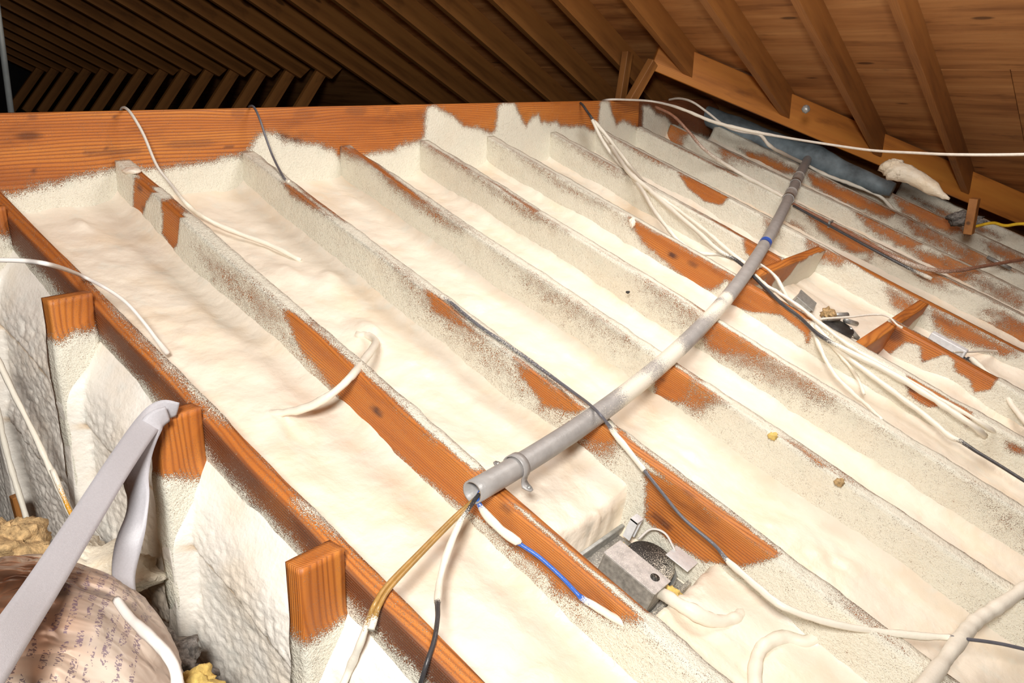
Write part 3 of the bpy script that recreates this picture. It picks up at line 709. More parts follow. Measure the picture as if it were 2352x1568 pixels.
# ---------------------------------------------------------------- cables
def cable(name, label, pts, r, mat, cat='cable', group=None, lumps=.35, seg=8, n=8, parent=None, fat=1.7):
    """pts: world x, y, z, foam cover 0..1"""
    P = np.array([list(q[:3]) + [q[3] if len(q) > 3 else 0] for q in pts], float)
    Q = spline(P, n); xyz = Q[:, :3]; c = np.clip(Q[:, 3], 0, 1)
    s = np.concatenate([[0], np.cumsum(np.linalg.norm(np.diff(xyz, axis=0), axis=1))])
    rad = r*(1 + c*(fat-1 + lumps*1.6*vn(s*45, s*0, len(pts))))
    V, F = tube(xyz, rad, seg)
    V = np.array(V)
    k = np.repeat(c, seg)
    V[:, 2] += k*r*.5*fbm(V[:, 0]*60, V[:, 1]*60, 6)
    o = mesh_obj(name, V, F, mat, parent, None, k)
    if label: tag(o, label, cat, group)
    return o
cable('cable', 'white cable hooked over the beam top at the left, dropping into the foam', [(1.2323,2.56,-0.1246),(1.2203,2.52,-0.1067),(1.2089,2.47,-0.1048),(1.2058,2.43,-0.1239),(1.2163,2.4,-0.1763),(1.2244,2.36,-0.2601),(1.2423,2.33,-0.3086,0.1),(1.2475,2.2547,-0.3642,0.7),(1.3138,2.2827,-0.4125,1),(1.3751,2.2253,-0.4547,1),(1.435,2.14,-0.491,1),(1.4763,2.0509,-0.532,1)], .0042, M_CREAMC)
cable('cable', 'slate-grey cable over the beam top, dropping onto the third joist', [(1.6668,2.56,-0.1259),(1.6391,2.5,-0.1066),(1.6288,2.46,-0.1092),(1.6199,2.42,-0.1458),(1.6255,2.4,-0.2067),(1.6265,2.37,-0.2629),(1.5974,2.2788,-0.3171,0.2),(1.5978,2.2531,-0.3286,0.9)], .0036, M_GREYC)
cable('cable', 'white cable entering at the left edge and crossing the near joist', [(0.5131,1.6417,-0.3226),(0.5287,1.6054,-0.3188),(0.5588,1.5733,-0.3203),(0.5876,1.5394,-0.3275),(0.7593,1.8579,-0.4234),(0.7987,1.8298,-0.4549),(0.8339,1.8123,-0.4932),(0.8527,1.781,-0.5365),(0.8672,1.7597,-0.5762,0.3),(0.8842,1.7507,-0.6114,0.9)], .0042, M_WHITEC)
cable('cable', 'foam-coated white cable curving over the second joist from left', [(0.9843,1.5195,-0.7274,1),(0.9999,1.4719,-0.7128,1),(1.0239,1.4163,-0.6905,1),(1.0573,1.3814,-0.6606,1),(1.1063,1.3807,-0.6374,1),(1.1914,1.4415,-0.6387,1),(1.2869,1.5151,-0.6439,1),(1.3733,1.6054,-0.6642,1),(1.3956,1.6606,-0.6654,1),(1.3853,1.6876,-0.6663,1),(1.4184,1.7214,-0.6646,1)], .0055, M_CREAMC)
cable('cable', 'slate cable crossing over the conduit and running down past the recessed light', [(1.5791,1.5681,-0.5756,0.8),(1.5809,1.532,-0.5866,0.35),(1.5738,1.4818,-0.6038,0.3),(1.569,1.4023,-0.6328,0.3),(1.5752,1.3172,-0.6637,0.4),(1.5759,1.2026,-0.7043,0.3),(1.5613,1.0965,-0.7323,0.1),(1.5244,1.0321,-0.7291,0),(1.4867,0.9757,-0.7273,0),(1.4968,0.9573,-0.751,0.1),(1.5095,0.9439,-0.7772,1),(1.5053,0.9068,-0.8013,1),(1.4919,0.8553,-0.8285,1),(1.4893,0.8443,-0.8347,0.1),(1.4742,0.7938,-0.8594),(1.4652,0.7324,-0.8967),(1.4704,0.66,-0.9336,0.1),(1.4573,0.6275,-0.9455,0.4),(1.4518,0.6045,-0.9538,1),(1.4332,0.5426,-0.9657,1),(1.4202,0.4816,-0.9772,1),(1.4665,0.4101,-1.0033,1),(1.5316,0.3451,-1.0269,1),(1.5947,0.2793,-1.0423,1),(1.6433,0.2264,-1.0488,0.9),(1.6412,0.2142,-1.0426,0.1),(1.6982,0.1584,-1.0576,0),(1.7426,0.1026,-1.0726,0),(1.8936,-0.068,-1.1346,0)], .0036, M_GREYC, fat=2.0, n=6)
cable('cable', 'blue cable leaving the conduit mouth, partly coated in white foam', [(1.1025,0.9859,-0.7704),(1.0811,0.9792,-0.7814),(1.0709,0.9631,-0.7893,0.4),(1.0639,0.9377,-0.7986,1),(1.0627,0.9038,-0.8131,1),(1.0713,0.87,-0.8296,1),(1.0733,0.8631,-0.8342,0.1),(1.0846,0.8259,-0.852),(1.0935,0.781,-0.879),(1.0932,0.7454,-0.8973),(1.0983,0.734,-0.9067,0.5),(1.1162,0.6876,-0.9289,1),(1.1454,0.6116,-0.9619,1),(1.1681,0.5339,-0.9955,1),(1.1793,0.4703,-1.0186,1)], .0042, M_BLUEC, fat=2.0)
cable('cable', 'amber cable from the conduit mouth down over the near joist, upper of the two', [(1.093,0.9808,-0.7744),(1.073,0.9798,-0.7812),(1.0001,0.9681,-0.7875),(0.8864,0.9434,-0.7986),(0.7938,0.9198,-0.8051),(0.755,0.9062,-0.8145,0.1),(0.745,0.9133,-0.8455,0.5),(0.73,0.9172,-0.8806,1),(0.72,0.9361,-0.9354,1),(0.7,0.9334,-0.9603,1)], .004, M_TANC, group='amber cables')
cable('cable', 'amber cable from the conduit mouth down over the near joist, lower of the two', [(1.093,0.9808,-0.7744),(1.0763,0.9782,-0.7838),(1.0029,0.964,-0.789),(0.8876,0.9382,-0.8005),(0.7951,0.9128,-0.8076),(0.755,0.8956,-0.8137,0.1),(0.745,0.8979,-0.834,0.6),(0.73,0.8894,-0.8421,1)], .004, M_TANC, group='amber cables')
cable('cable', 'black cable from the conduit mouth, white-coated in the middle, crossing the near joist', [(1.0866,0.9807,-0.7766,0),(1.0492,0.9715,-0.7863,0.3),(1.0093,0.959,-0.7972,0.7),(0.9656,0.9464,-0.8295,1),(0.9159,0.9179,-0.8505,1),(0.8721,0.881,-0.8533,0.9),(0.8521,0.862,-0.8495,0.2),(0.8257,0.8358,-0.8484,0),(0.7841,0.8022,-0.85,0),(0.75,0.7864,-0.8703,0),(0.74,0.7947,-0.9173,0)], .0042, M_BLACKC)
cable('cable', 'long pale cable slung across the right side in front of the valley rafter', [(3.8455,2.62,-0.1279),(3.7473,2.5,-0.108,0),(3.8392,2.44,-0.1073),(3.9951,2.3767,-0.116),(3.9756,2.2083,-0.1432,0.5),(3.9686,2.0028,-0.2036,1.0),(3.9507,1.8052,-0.2355,0.8),(3.9227,1.6155,-0.2549,0.1),(3.8509,1.3814,-0.2695),(3.7647,1.1629,-0.2776),(3.6662,0.9626,-0.2697),(3.5566,0.779,-0.2579),(3.453,0.5222,-0.2331),(3.193,0.1202,-0.1737)], .0055, M_CREAMC)
cable('cable', 'greyish cable arching up beside the beam end, then lying in the foam', [(4.3397,2.4807,-0.1136),(4.2808,2.3821,-0.1034),(4.2269,2.2714,-0.118),(4.2206,2.1727,-0.1688),(4.2165,2.0633,-0.2335),(4.2499,1.99,-0.2602),(4.3367,1.918,-0.2777,0.5),(4.3618,1.8492,-0.3424,0.9),(4.8474,1.8494,-0.4584,0.9),(4.8802,1.7282,-0.5153,1),(4.9636,1.6023,-0.5653,1),(5.0167,1.4666,-0.619,1),(4.9492,1.3408,-0.6966,1)], .006, M_CREAMC)
cable('cable', 'dusty brown cable stapled along a joist top, hanging free at the right edge', [(3.872,2.2888,-0.1377,0.2),(3.8725,2.1851,-0.1767,0.2),(3.8823,2.0982,-0.2475,0.3),(3.9025,2.0039,-0.3388,0.5),(4.0616,1.9055,-0.4433,0.8),(4.0599,1.7335,-0.5112,0.9),(4.0464,1.6332,-0.5477,0.7)], .006, M_BROWNC)
cable('cable', 'black armoured cable stapled along the joist top at the right', [(4.0389,1.6302,-0.5467,0.6),(4.0117,1.5675,-0.5716,0),(4.0043,1.3797,-0.6399,0.05),(3.9846,1.1718,-0.7156,0.1),(3.9878,1.0117,-0.7738,0.5),(4.0565,0.8962,-0.8052,0.4),(4.1273,0.8227,-0.8053,0.3),(4.2653,0.7467,-0.7957,0.25),(4.6065,0.6119,-0.7915,0.2),(6.0002,0.2216,-0.8377,0.2)], .0075, M_BROWNC)
cable('cable', 'black cable lying beside the stapled brown cable', [(3.9913,1.5585,-0.577,0),(3.9644,1.3641,-0.6477,0.05),(3.9398,1.1564,-0.7233,0.1),(3.946,0.9982,-0.7851,0.3),(3.9764,0.8903,-0.8286,0.8)], .006, M_BLACKC)
# bundle from the beam to the framed opening
cable('cable', 'black-ended cable coming over the beam at the middle, running down the bundle', [(3.5251,2.54,-0.1255),(3.4752,2.47,-0.1227),(3.4621,2.42,-0.1617),(3.4513,2.38,-0.1945,0.3),(3.4842,2.3,-0.3042,0.8),(3.2353,2.0365,-0.3904,1),(3.1701,1.8916,-0.4484,1),(3.1097,1.756,-0.503,1),(3.0124,1.5559,-0.5758,0.9),(2.9342,1.4172,-0.6242,0.8),(2.9354,1.3341,-0.6544,0.2),(2.8682,1.2278,-0.693,0),(2.7855,1.0944,-0.7416,0.1),(2.7559,1.0116,-0.7717,0),(2.7045,0.92,-0.805,0.1),(2.7071,0.8302,-0.8377,0.8),(2.7372,0.6803,-0.8943,1),(2.7237,0.5386,-0.9459,1),(2.7068,0.4225,-0.9924,1),(2.7776,0.3969,-1.04,1)], .006, M_BLACKC, n=6)
cable('cable', 'foamed cable left of the bundle, looping over the fifth bay', [(3.415,2.36,-0.1927,0.9),(3.427,2.3,-0.2913,1),(3.4152,2.2,-0.3855,1),(3.1438,1.9083,-0.4477,1),(2.9978,1.7517,-0.5089,1),(2.9138,1.6386,-0.5564,1),(2.8929,1.5648,-0.6045,1),(2.9105,1.4957,-0.6403,1),(2.9447,1.4026,-0.6423,0.9),(2.9469,1.3306,-0.6557,0.3)], .005, M_CREAMC)
cable('cable', 'thin foamed cable right of the bundle, close to the seventh joist', [(3.4299,2.36,-0.1971,0.9),(3.4521,2.28,-0.2812,1),(3.5332,2.2,-0.414,1),(3.1699,1.8579,-0.4639,0.9),(3.1276,1.7134,-0.5185,0.9),(3.0676,1.5459,-0.5816,1),(2.9983,1.3733,-0.6529,1),(2.99,1.2767,-0.688,1)], .005, M_CREAMC)
cable('cable', 'thick foamed cable laid over the framed opening', [(2.8973,1.2434,-0.6874,0.7),(2.8468,1.1769,-0.7052,1),(2.8373,1.1251,-0.7219,1),(2.8303,1.0417,-0.7565,1),(2.7888,0.9445,-0.7919,1),(2.7519,0.8289,-0.836,1),(2.7525,0.6998,-0.8851,1),(2.7531,0.56,-0.9381,1),(2.7606,0.4026,-0.9996,1),(2.8563,0.3622,-1.0632,1)], .0052, M_CREAMC, fat=1.3)
cable('cable', 'wavy foamed cable dipping from the opening corner', [(3.0214,1.284,-0.6705,0),(3.0135,1.2383,-0.6892,0.2),(3.0115,1.2053,-0.714,0.9),(2.9867,1.1652,-0.7499,1),(2.926,1.1127,-0.769,1),(2.8409,1.0379,-0.7706,1)], .0045, M_CREAMC)
cable('cable', 'foamed cable falling from the bundle toward the fifth joist', [(2.7629,0.9712,-0.7885,0.6),(2.6867,0.9099,-0.8321,1),(2.6025,0.8294,-0.8827,1),(2.5583,0.7468,-0.9233,1),(2.4882,0.6772,-0.9274,1),(2.4069,0.6073,-0.9315,1)], .0055, M_CREAMC, fat=1.3)
cable('cable', 'short foamed cable forking left of the bundle', [(2.764,0.9653,-0.7907,0.6),(2.7568,0.865,-0.8697,1),(2.7198,0.7883,-0.9189,1),(2.6421,0.7306,-0.9505,1)], .0042, M_CREAMC, fat=1.3)
cable('cable', 'foam-coated cable running to a bare black length at the right edge', [(2.765,0.9594,-0.7928,0.6),(2.7365,0.8924,-0.8278,1),(2.7087,0.7979,-0.8729,1),(2.6851,0.6592,-0.934,1),(2.6766,0.559,-0.981,1),(2.6344,0.4689,-1.0138,1),(2.6307,0.437,-1.0201,0.5),(2.6126,0.3898,-1.0319,0.15),(2.5881,0.3256,-1.0447,0),(2.558,0.2286,-1.0693,0),(2.5424,-0.0404,-1.1671,0)], .005, M_BLACKC, fat=1.7)
cable('cable', 'thick foam-crusted cable crossing the bottom right corner', [(2.0833,0.1238,-1.0755,1),(1.9674,0.1479,-1.0667,1),(1.8702,0.1739,-1.0679,1),(1.7658,0.2024,-1.0682,1),(1.6613,0.2097,-1.0549,1),(1.5559,0.2141,-1.0427,1),(1.423,0.2174,-1.0202,1),(1.3376,0.221,-1.0082,1)], .0075, M_CREAMC, fat=2.1)
cable('cable', 'foamed cable curling out of the recessed light into the foam', [(1.3908,0.7392,-1.0432,0.8),(1.3645,0.6907,-1.0289,1),(1.3656,0.6456,-1.0347,1),(1.3968,0.6106,-1.058,1),(1.4511,0.5918,-1.0755,1),(1.5065,0.5969,-1.0896,1)], .009, M_CREAMC)
cable('cable', 'foam-buried hoop of cable at the bottom edge', [(1.3129,0.4761,-1.1176,1),(1.3746,0.5059,-1.1014,1),(1.4317,0.5167,-1.0943,1),(1.4952,0.4989,-1.0987,1),(1.5169,0.4611,-1.1018,1),(1.5428,0.4401,-1.0934,1),(1.5575,0.4181,-1.0961,1),(1.5592,0.3985,-1.1139,1),(1.5416,0.3744,-1.1493,1)], .0085, M_CREAMC)
cable('cable', 'thin grey wire spanning the framed opening', [(3.0113,1.0334,-0.851,0.5),(2.9893,1.0086,-0.8281,0.5),(3.0843,0.9467,-0.8294,0.5),(3.1912,0.8866,-0.8299,0.5),(3.1811,0.8371,-0.8267,0.4),(3.1744,0.8012,-0.8482,0.5),(3.1844,0.7842,-0.8587,0.9)], .003, M_CREAMC)
cable('cable', 'thin wire leaving the white box toward the right edge', [(3.3336,0.6304,-0.9551,0.2),(3.4304,0.5902,-0.9697,0.4),(3.6236,0.5341,-1.0007,0.6),(3.743,0.4292,-1.0282,0.6)], .003, M_CREAMC)
cable('cable', 'foamed cable sloping along the right edge below the white box', [(3.3071,0.5653,-0.9575,0.8),(3.2764,0.4958,-0.9934,1),(3.2328,0.4425,-1.0128,1),(3.1676,0.3898,-1.0532,1),(3.0929,0.3186,-1.0898,1)], .006, M_CREAMC)
cable('cable', 'foamed cable hanging down the knee wall, its lower end bare orange', [(0.6,1.9437,-0.5879,1),(0.6,1.8787,-0.6564,1),(0.6,1.7968,-0.733,1),(0.6,1.7213,-0.8186,1),(0.6,1.6582,-0.8863,0.9),(0.6,1.6314,-0.9143,0.1),(0.6,1.5719,-0.9726,0),(0.6,1.5026,-1.0225,0)], .0042, M_ORANGEC, fat=1.5)
cable('cable', 'orange cable beside the foamed one on the knee wall', [(0.595,1.7178,-0.7838,0.9),(0.595,1.6759,-0.8407,0.4),(0.595,1.6319,-0.8891,0.1),(0.595,1.5709,-0.9546,0),(0.595,1.5081,-1.0073,0)], .004, M_ORANGEC, fat=1.4)
cable('cable', 'foamed cable on the knee wall at the left edge', [(0.6,2.0017,-0.7194,1),(0.6,1.9819,-0.8472,1),(0.6,1.9421,-0.9603,1),(0.6,1.9213,-1.0311,0.8),(0.6,1.9003,-1.1026,0.3)], .0045, M_BROWNC, fat=1.5)
cable('rope', 'thick foam-dusted white cord draped beside the foil bag', [(0.3926,0.9883,-0.6569,0.4),(0.3832,0.9313,-0.6525,0.5),(0.375,0.8644,-0.6417,0.6),(0.3695,0.8162,-0.6382,0.7),(0.3639,0.7864,-0.6447,0.7),(0.3487,0.7559,-0.6562,0.7)], .0048, M_WHITEC, 'rope')

# ---------------------------------------------------------------- conduit
ct = thing('conduit', 'grey plastic conduit laid across the joists, open end toward the camera', 'pipe', Matrix.Translation((1.07, .97, -.77)))
cp = [(1.0666,0.9739,-0.7662),(1.1648,0.9808,-0.7638),(1.4957,1.0108,-0.7528),(1.872,1.0626,-0.734),(2.203,1.1113,-0.7163),(2.5649,1.1768,-0.6925),(2.9771,1.2743,-0.657),(3.4133,1.4084,-0.6082),(3.848,1.5489,-0.5571),(4.4106,1.7203,-0.4947),(5.1679,1.9374,-0.4158)]
Pc = np.array([q[:3] for q in cp]); Pc[:, 0] = np.maximum.accumulate(Pc[:, 0])
# smooth: fit a quartic y(x), keep on the plane
cf = np.polyfit(Pc[:, 0], Pc[:, 1], 3); cz = np.polyfit(Pc[:, 0], Pc[:, 2], 3)
xs = np.linspace(Pc[0, 0], Pc[-1, 0], 90)
path = np.stack([xs, np.polyval(cf, xs), np.polyval(cz, xs)], -1)
ro, ri, seg = .0242, .0205, 24
V1, F1 = tube(path, ro, seg, False); V2, F2 = tube(path[:40], ri, seg, False)
V1 = np.array(V1); n1 = len(V1); V = list(V1) + list(V2)
F = list(F1) + [tuple(i+n1 for i in reversed(q)) for q in F2]
for k in range(seg): F.append((k, (k+1) % seg, n1+(k+1) % seg, n1+k))
# dust / overspray bands on the pipe
up = np.tile(np.array([0, -SN, CS]), (len(V), 1)); VA = np.array(V)
xa = VA[:, 0]
cov = .30*sst(-.2, .5, fbm(xa*6, VA[:, 1]*30, 6)) + .85*np.exp(-((xa-1.95)/.10)**2) + .6*np.exp(-((xa-2.35)/.12)**2) + .8*np.exp(-((xa-2.5)/.03)**2) + .7*np.exp(-((xa-1.72)/.09)**2)
cov = np.clip(cov, 0, .95); cov = np.where(np.arange(len(V)) >= n1, .0, cov)
cov[:seg*4] *= .3
mesh_obj('pipe', V, F, M_PVC, ct, None, cov)
def ring(t0, t1, r, name, mat, cv=.1, lab=None):
    i0, i1 = int(t0*89), int(t1*89)
    p = spline(path[[i0, max(i0+1, i1)]], 4) if i1-i0 < 2 else path[i0:i1+1]
    V, F = tube(p, r, 24, False); V3, F3 = tube(p, r-.0035, 24, False); m = len(V)
    VV = list(V)+list(V3); FF = list(F)+[tuple(i+m for i in reversed(q)) for q in F3]
    e = m-24
    for k in range(24):
        a, b = k, (k+1) % 24
        FF.append((b, a, m+a, m+b)); FF.append((e+a, e+b, m+e+b, m+e+a))
    o = mesh_obj(name, VV, FF, mat, ct, None, np.full(len(VV), cv))
    if lab: o['label'] = lab
    return o
ring(.795, .835, .0285, 'coupling', M_PVC, .35)
ring(.715, .75, .0285, 'coupling', M_PVC, .35)
ring(.985, 1.0, .034, 'coupling', M_PVC, .2)
ring(.528, .536, .0248, 'tape_band', mat_plain('blue_tape', (.03, .1, .45), .4), 0, 'thin blue ring')
# clamp strap with two ears
i = 3; c0 = Vector(path[i]); tdir = (Vector(path[i+1]) - Vector(path[i-1])).normalized(); nn = Vector((0, -SN, CS)); sd = nn.cross(tdir).normalized()
Mc = Matrix(((tdir.x, sd.x, nn.x, c0.x), (tdir.y, sd.y, nn.y, c0.y), (tdir.z, sd.z, nn.z, c0.z), (0, 0, 0, 1)))
prof = []
for k in range(17):
    a = math.radians(-20 + k*220/16); prof.append((math.cos(a)*.0262, math.sin(a)*.0262))
prof = [(.052, -.0262), (.044, -.0262), (.034, -.0262), (.0285, -.020)] + prof + [(-.0285, -.020), (-.034, -.0262), (-.044, -.0262), (-.052, -.0262)]
V = []; F = []
wid = [.004, .0085, .011, .010] + [.010]*17 + [.010, .011, .0085, .004]
nP = len(prof)
for k, (y, z) in enumerate(prof):
    q0 = prof[max(0, k-1)]; q1 = prof[min(nP-1, k+1)]; dx, dz = q1[0]-q0[0], q1[1]-q0[1]; L = math.hypot(dx, dz)+1e-9
    ny, nz = dz/L, -dx/L
    for (xx, oo) in ((-wid[k], 0), (wid[k], 0), (wid[k], .0025), (-wid[k], .0025)):
        V.append((xx, y + (ny*oo if 4 <= k < nP-4 else 0), z + (abs(nz)*oo if not 4 <= k < nP-4 else nz*oo)))
F = grid(V, nP, 4, True) + [(0, 1, 2, 3), tuple(4*nP-1-k for k in range(4))]
o = mesh_obj('clamp', V, F, M_PVC, ct, Mc, np.full(len(V), .12)); o['label'] = 'grey two-eared pipe clamp'
for sgn in (-1, 1):
    V, F = tube([(0, sgn*.043, -.024), (0, sgn*.043, -.0205)], .0045, 10)
    mesh_obj('screw', V, F, M_STEEL, o, Mc)

# ---------------------------------------------------------------- recessed light
lt = thing('recessed_light', 'dirty metal recessed light set in a cut opening in the foam', 'light fixture', MB @ Matrix.Translation((1.83, 1.42, -.2)))
def pl(name, dims, mat, b=.0015, par=None, lab=None, cv=.3):
    v, f = box(*dims, b=b); o = mesh_obj(name, v, f, mat, par or lt, MB, np.full(len(v), cv), smooth=False)
    if lab: o['label'] = lab
    return o
pl('mounting_plate', (1.722, 1.935, 1.175, 1.530, -.212, -.206), M_STEELD, cv=.32)
pl('rail', (1.724, 1.734, 1.185, 1.528, -.206, -.178), M_STEEL, cv=.1)
pl('rail', (1.922, 1.932, 1.24, 1.528, -.206, -.185), M_STEELD, cv=.4)
jb = pl('junction_box', (1.780, 1.915, 1.345, 1.405, -.206, -.122), M_STEELD, cv=.12, b=.003)
v, f = box(1.778, 1.917, 1.343, 1.408, -.122, -.119, b=.001); o = mesh_obj('cover', v, f, M_COVER, jb, MB, np.full(len(v), .3), smooth=False); o['label'] = 'foam-dusted light top cover'
Vk, Fk = tube([(1.890, 1.383, -.1195), (1.890, 1.383, -.1175)], .0105, 20); o = mesh_obj('knockout', Vk, Fk, M_BLACKM, jb, MB, np.full(len(Vk), .25)); o['label'] = 'dark round knockout'
# round can (dome)
V = []; seg = 40
prof = [(.0, -.150), (.03, -.151), (.050, -.153), (.057, -.158), (.059, -.164), (.059, -.20)]
cx, cy = 1.842, 1.466
for r_, z_ in prof:
    for k in range(seg):
        a = 2*math.pi*k/seg; V.append((cx + max(r_, .0005)*math.cos(a), cy + max(r_, .0005)*math.sin(a), z_))
F = grid(V, len(prof), seg, True); VA = np.array(V)
cov = np.clip(.34 + (VA[:, 0]-cx)/.13*.45, .2, .55)
o = mesh_obj('lamp_housing', V, F, M_BLACKM, lt, MB, cov); o['label'] = 'black round housing speckled with foam'
V = []
for r_, z_ in ((.068, -.205), (.070, -.180), (.065, -.178), (.062, -.205)):
    for k in range(seg):
        a = 2*math.pi*k/seg; V.append((cx + r_*math.cos(a), cy + r_*math.sin(a), z_))
mesh_obj('collar', V, grid(V, 4, seg, True), M_STEEL, lt, MB, np.full(len(V), .1))
for a0 in (200, 255, 320):
    a = math.radians(a0); x, y = cx + .066*math.cos(a), cy + .066*math.sin(a)
    pl('spring_clip', (x-.006, x+.006, y-.006, y+.006, -.195, -.165), M_STEEL, cv=.1)
# white bracket
v, f = join([box(1.755, 1.775, 1.478, 1.483, -.165, -.110), box(1.755, 1.775, 1.498, 1.503, -.165, -.110), box(1.755, 1.775, 1.478, 1.503, -.114, -.108)])
o = mesh_obj('bracket', v, f, M_WHITE, lt, MB, np.full(len(v), 0.05), smooth=False); o['label'] = 'small white U-shaped bracket'
pl('tag_plate', (1.862, 1.922, 1.482, 1.530, -.134, -.131), M_WHITE, b=.0006, lab='white speckled metal tag plate', cv=.3)
cable('supply_wire', None, [tuple(MB @ Vector(q)) for q in ((1.79, 1.485, -.15), (1.80, 1.505, -.12), (1.83, 1.518, -.115), (1.87, 1.51, -.13))], .0028, M_WHITEC, parent=lt)
def fluff(name, c, r, mat, par, M, lab=None, seed=0, amp=.5, n=14, kind=None, cat=None):
    V = []
    for i in range(n+1):
        th = math.pi*i/n
        for k in range(2*n):
            ph = 2*math.pi*k/(2*n)
            d = (math.sin(th)*math.cos(ph), math.sin(th)*math.sin(ph), math.cos(th))
            f_ = 1 + amp*.8*float(fbm(np.array(d[0]*2.6+seed+d[2]), np.array(d[1]*2.6+d[2]*1.7), seed, 5)) + .12*float(vn(np.array(d[0]*14+d[2]*9), np.array(d[1]*14-d[2]*5), seed))
            V.append((c[0]+r[0]*d[0]*f_, c[1]+r[1]*d[1]*f_, c[2]+r[2]*d[2]*f_))
    o = mesh_obj(name, V, grid(V, n+1, 2*n, True), mat, par, M, np.zeros(len(V)), smooth=True)
    if lab: o['label'] = lab
    if cat: o['category'] = cat
    if kind: o['kind'] = kind
    return o
fluff('wool_tuft', (1.785, 1.435, -.165), (.016, .020, .014), M_WOOLY, lt, MB, None, 3, 1.1, 12)
fluff('wool_tuft', (1.925, 1.43, -.165), (.018, .016, .012), M_WOOLY, lt, MB, None, 5, 1.1, 12)
fluff('wool_tuft', (1.745, 1.31, -.18), (.016, .022, .012), M_WOOL, lt, MB, None, 6, 1.1, 12)
fluff('foam_crumb', (1.765, 1.30, -.15), (.007, .009, .007), M_FOAM, lt, MB, None, 8, .8, 10)
# ribbed hose end
V, F = tube([tuple(q) for q in ((1.905, 1.40, -.155), (1.935, 1.41, -.16), (1.965, 1.425, -.165))], .009, 12); mesh_obj('hose', V, F, M_CREAMC, lt, MB, np.full(len(V), .9))

# ---------------------------------------------------------------- junction box and fixture in the framed opening
q = [[1.418,3.244],[1.611,3.149]]
bx = thing('metal_box', 'small grey metal box with a round hole in the framed opening', 'electrical box', MB @ Matrix.Translation((q[0][0], q[0][1], -.15)))
u, x = q[0]
Mx = MB @ Matrix.Translation((u, x, -.13)) @ Matrix.Rotation(.25, 4, 'Z') @ Matrix.Rotation(.3, 4, 'Y')
v, f = box(-.03, .045, -.045, .045, -.05, .03, b=.003); mesh_obj('body', v, f, M_STEEL, bx, Mx, smooth=False)
v, f = box(-.034, .049, -.049, .049, .028, .033, b=.001); mesh_obj('lid', v, f, M_STEEL, bx, Mx, smooth=False)
V, F = tube([(.0, -.046, -.008), (.0, -.0475, -.008)], .015, 20); mesh_obj('knockout', V, F, M_BLACKM, bx, Mx, np.zeros(len(V)))
for k in (-.012, .016):
    V, F = tube([(.05, .02+k, -.02), (.09, .03+k, -.03)], .006, 10); mesh_obj('bolt', V, F, M_STEEL, bx, Mx)
u, x = q[1]
f2 = thing('light_can', 'dark half-buried light housing with silver tubes in the framed opening', 'light fixture', MB @ Matrix.Translation((u, x, -.14)))
Mx = MB @ Matrix.Translation((u, x, -.125))
V, F = tube([(0, 0, -.03), (0, 0, .03), (0, 0, .032)], .06, 28); mesh_obj('housing', V, F, M_BLACKM, f2, Mx, np.full(len(V), .08))
def tb(name, a, b, r, mat, lab=None):
    V, F = tube([a, b], r, 14); o = mesh_obj(name, V, F, mat, f2, Mx, np.full(len(V), .05))
    if lab: o['label'] = lab
tb('tube', (-.04, .02, .05), (-.01, .085, .055), .011, M_STEEL); tb('tube', (.0, .05, .045), (.03, .12, .03), .010, M_STEEL)
tb('tube', (.03, .04, .03), (.07, .07, .0), .009, M_STEEL); tb('tube', (-.06, -.02, .03), (-.02, .03, .05), .012, M_STEELD)
fluff('wool_tuft', (-.06, .01, .05), (.025, .035, .02), M_WOOL, f2, Mx, None, 3, 1.1, 14)
v, f = box(-.07, .07, -.06, .05, -.035, -.03, b=.001); mesh_obj('flange', v, f, M_STEELD, f2, Mx, np.full(len(v), .1), smooth=False)
# white box right of joist 7
q = [[1.875,3.391],[1.95,3.416],[1.978,3.316]]
bw = thing('switch_box', 'flat pale grey box behind the scalloped joist with a black plug at its end', 'electrical box', MB @ Matrix.Translation((q[0][0], q[0][1], -.06)))
du = q[1][0]-q[0][0]
v, f = box(q[0][0], q[0][0]+.14, q[0][1]-.01, q[0][1]+.025, -.09, -.02, b=.003); mesh_obj('body', v, f, M_WHITE, bw, MB, np.full(len(v), .0), smooth=False)
e = q[0][0]+.14
fluff('plug', (e+.022, q[0][1]+.0, -.05), (.014, .016, .014), M_BLACKC, bw, MB, 'black knobbly plug', 4, .6, 8)
V, F = tube([(e, q[0][1], -.05), (e+.02, q[0][1], -.05)], .005, 8); mesh_obj('plug_neck', V, F, M_BLACKC, bw, MB, np.zeros(len(V)))

# ---------------------------------------------------------------- staple, foam crumbs, grey bar, splats
st = thing('cable_staple', 'small grey staple holding the black cable to the joist', 'staple')
p = [(3.9855,1.3669,-0.6382)][0]
Ms = Matrix.Translation(p)
mesh_obj('crown', *box(-.022, .022, -.005, .005, .004, .010, b=.001), M_STEEL, st, Ms, smooth=False)
for k in (-.02, .02): mesh_obj('leg', *box(k-.002, k+.002, -.005, .005, -.02, .006, b=.0005), M_STEEL, st, Ms, smooth=False)
gb = [(4.8926,0.8048,-0.8565),(4.877,0.6853,-0.9)]
a = Vector(gb[0]); b = Vector(gb[1])
a = Vector([(4.7599,0.8254,-0.8394)][0]); b = Vector([(4.7505,0.7108,-0.8811)][0])
V, F = tube([a, b], .009, 8); o = mesh_obj('metal_strip', V, F, M_STEEL); tag(o, 'short dull grey metal strip on the joist top near the right edge', 'strip')
fluff('foam_chip', [(2.7348,1.6851,-0.5267)][0], (.012, .012, .02), M_FOAM, None, None, 'small white foam chip stuck on the orange-sided joist', 2, .9, 10, None, 'foam chip')
fluff('foam_lump', [(4.4294,1.2478,-0.4093)][0], (.06, .06, .045), M_FOAMD, None, None, 'rounded end of the white foam ridge on the valley rafter', 2, .6, 16, None, 'foam lump')
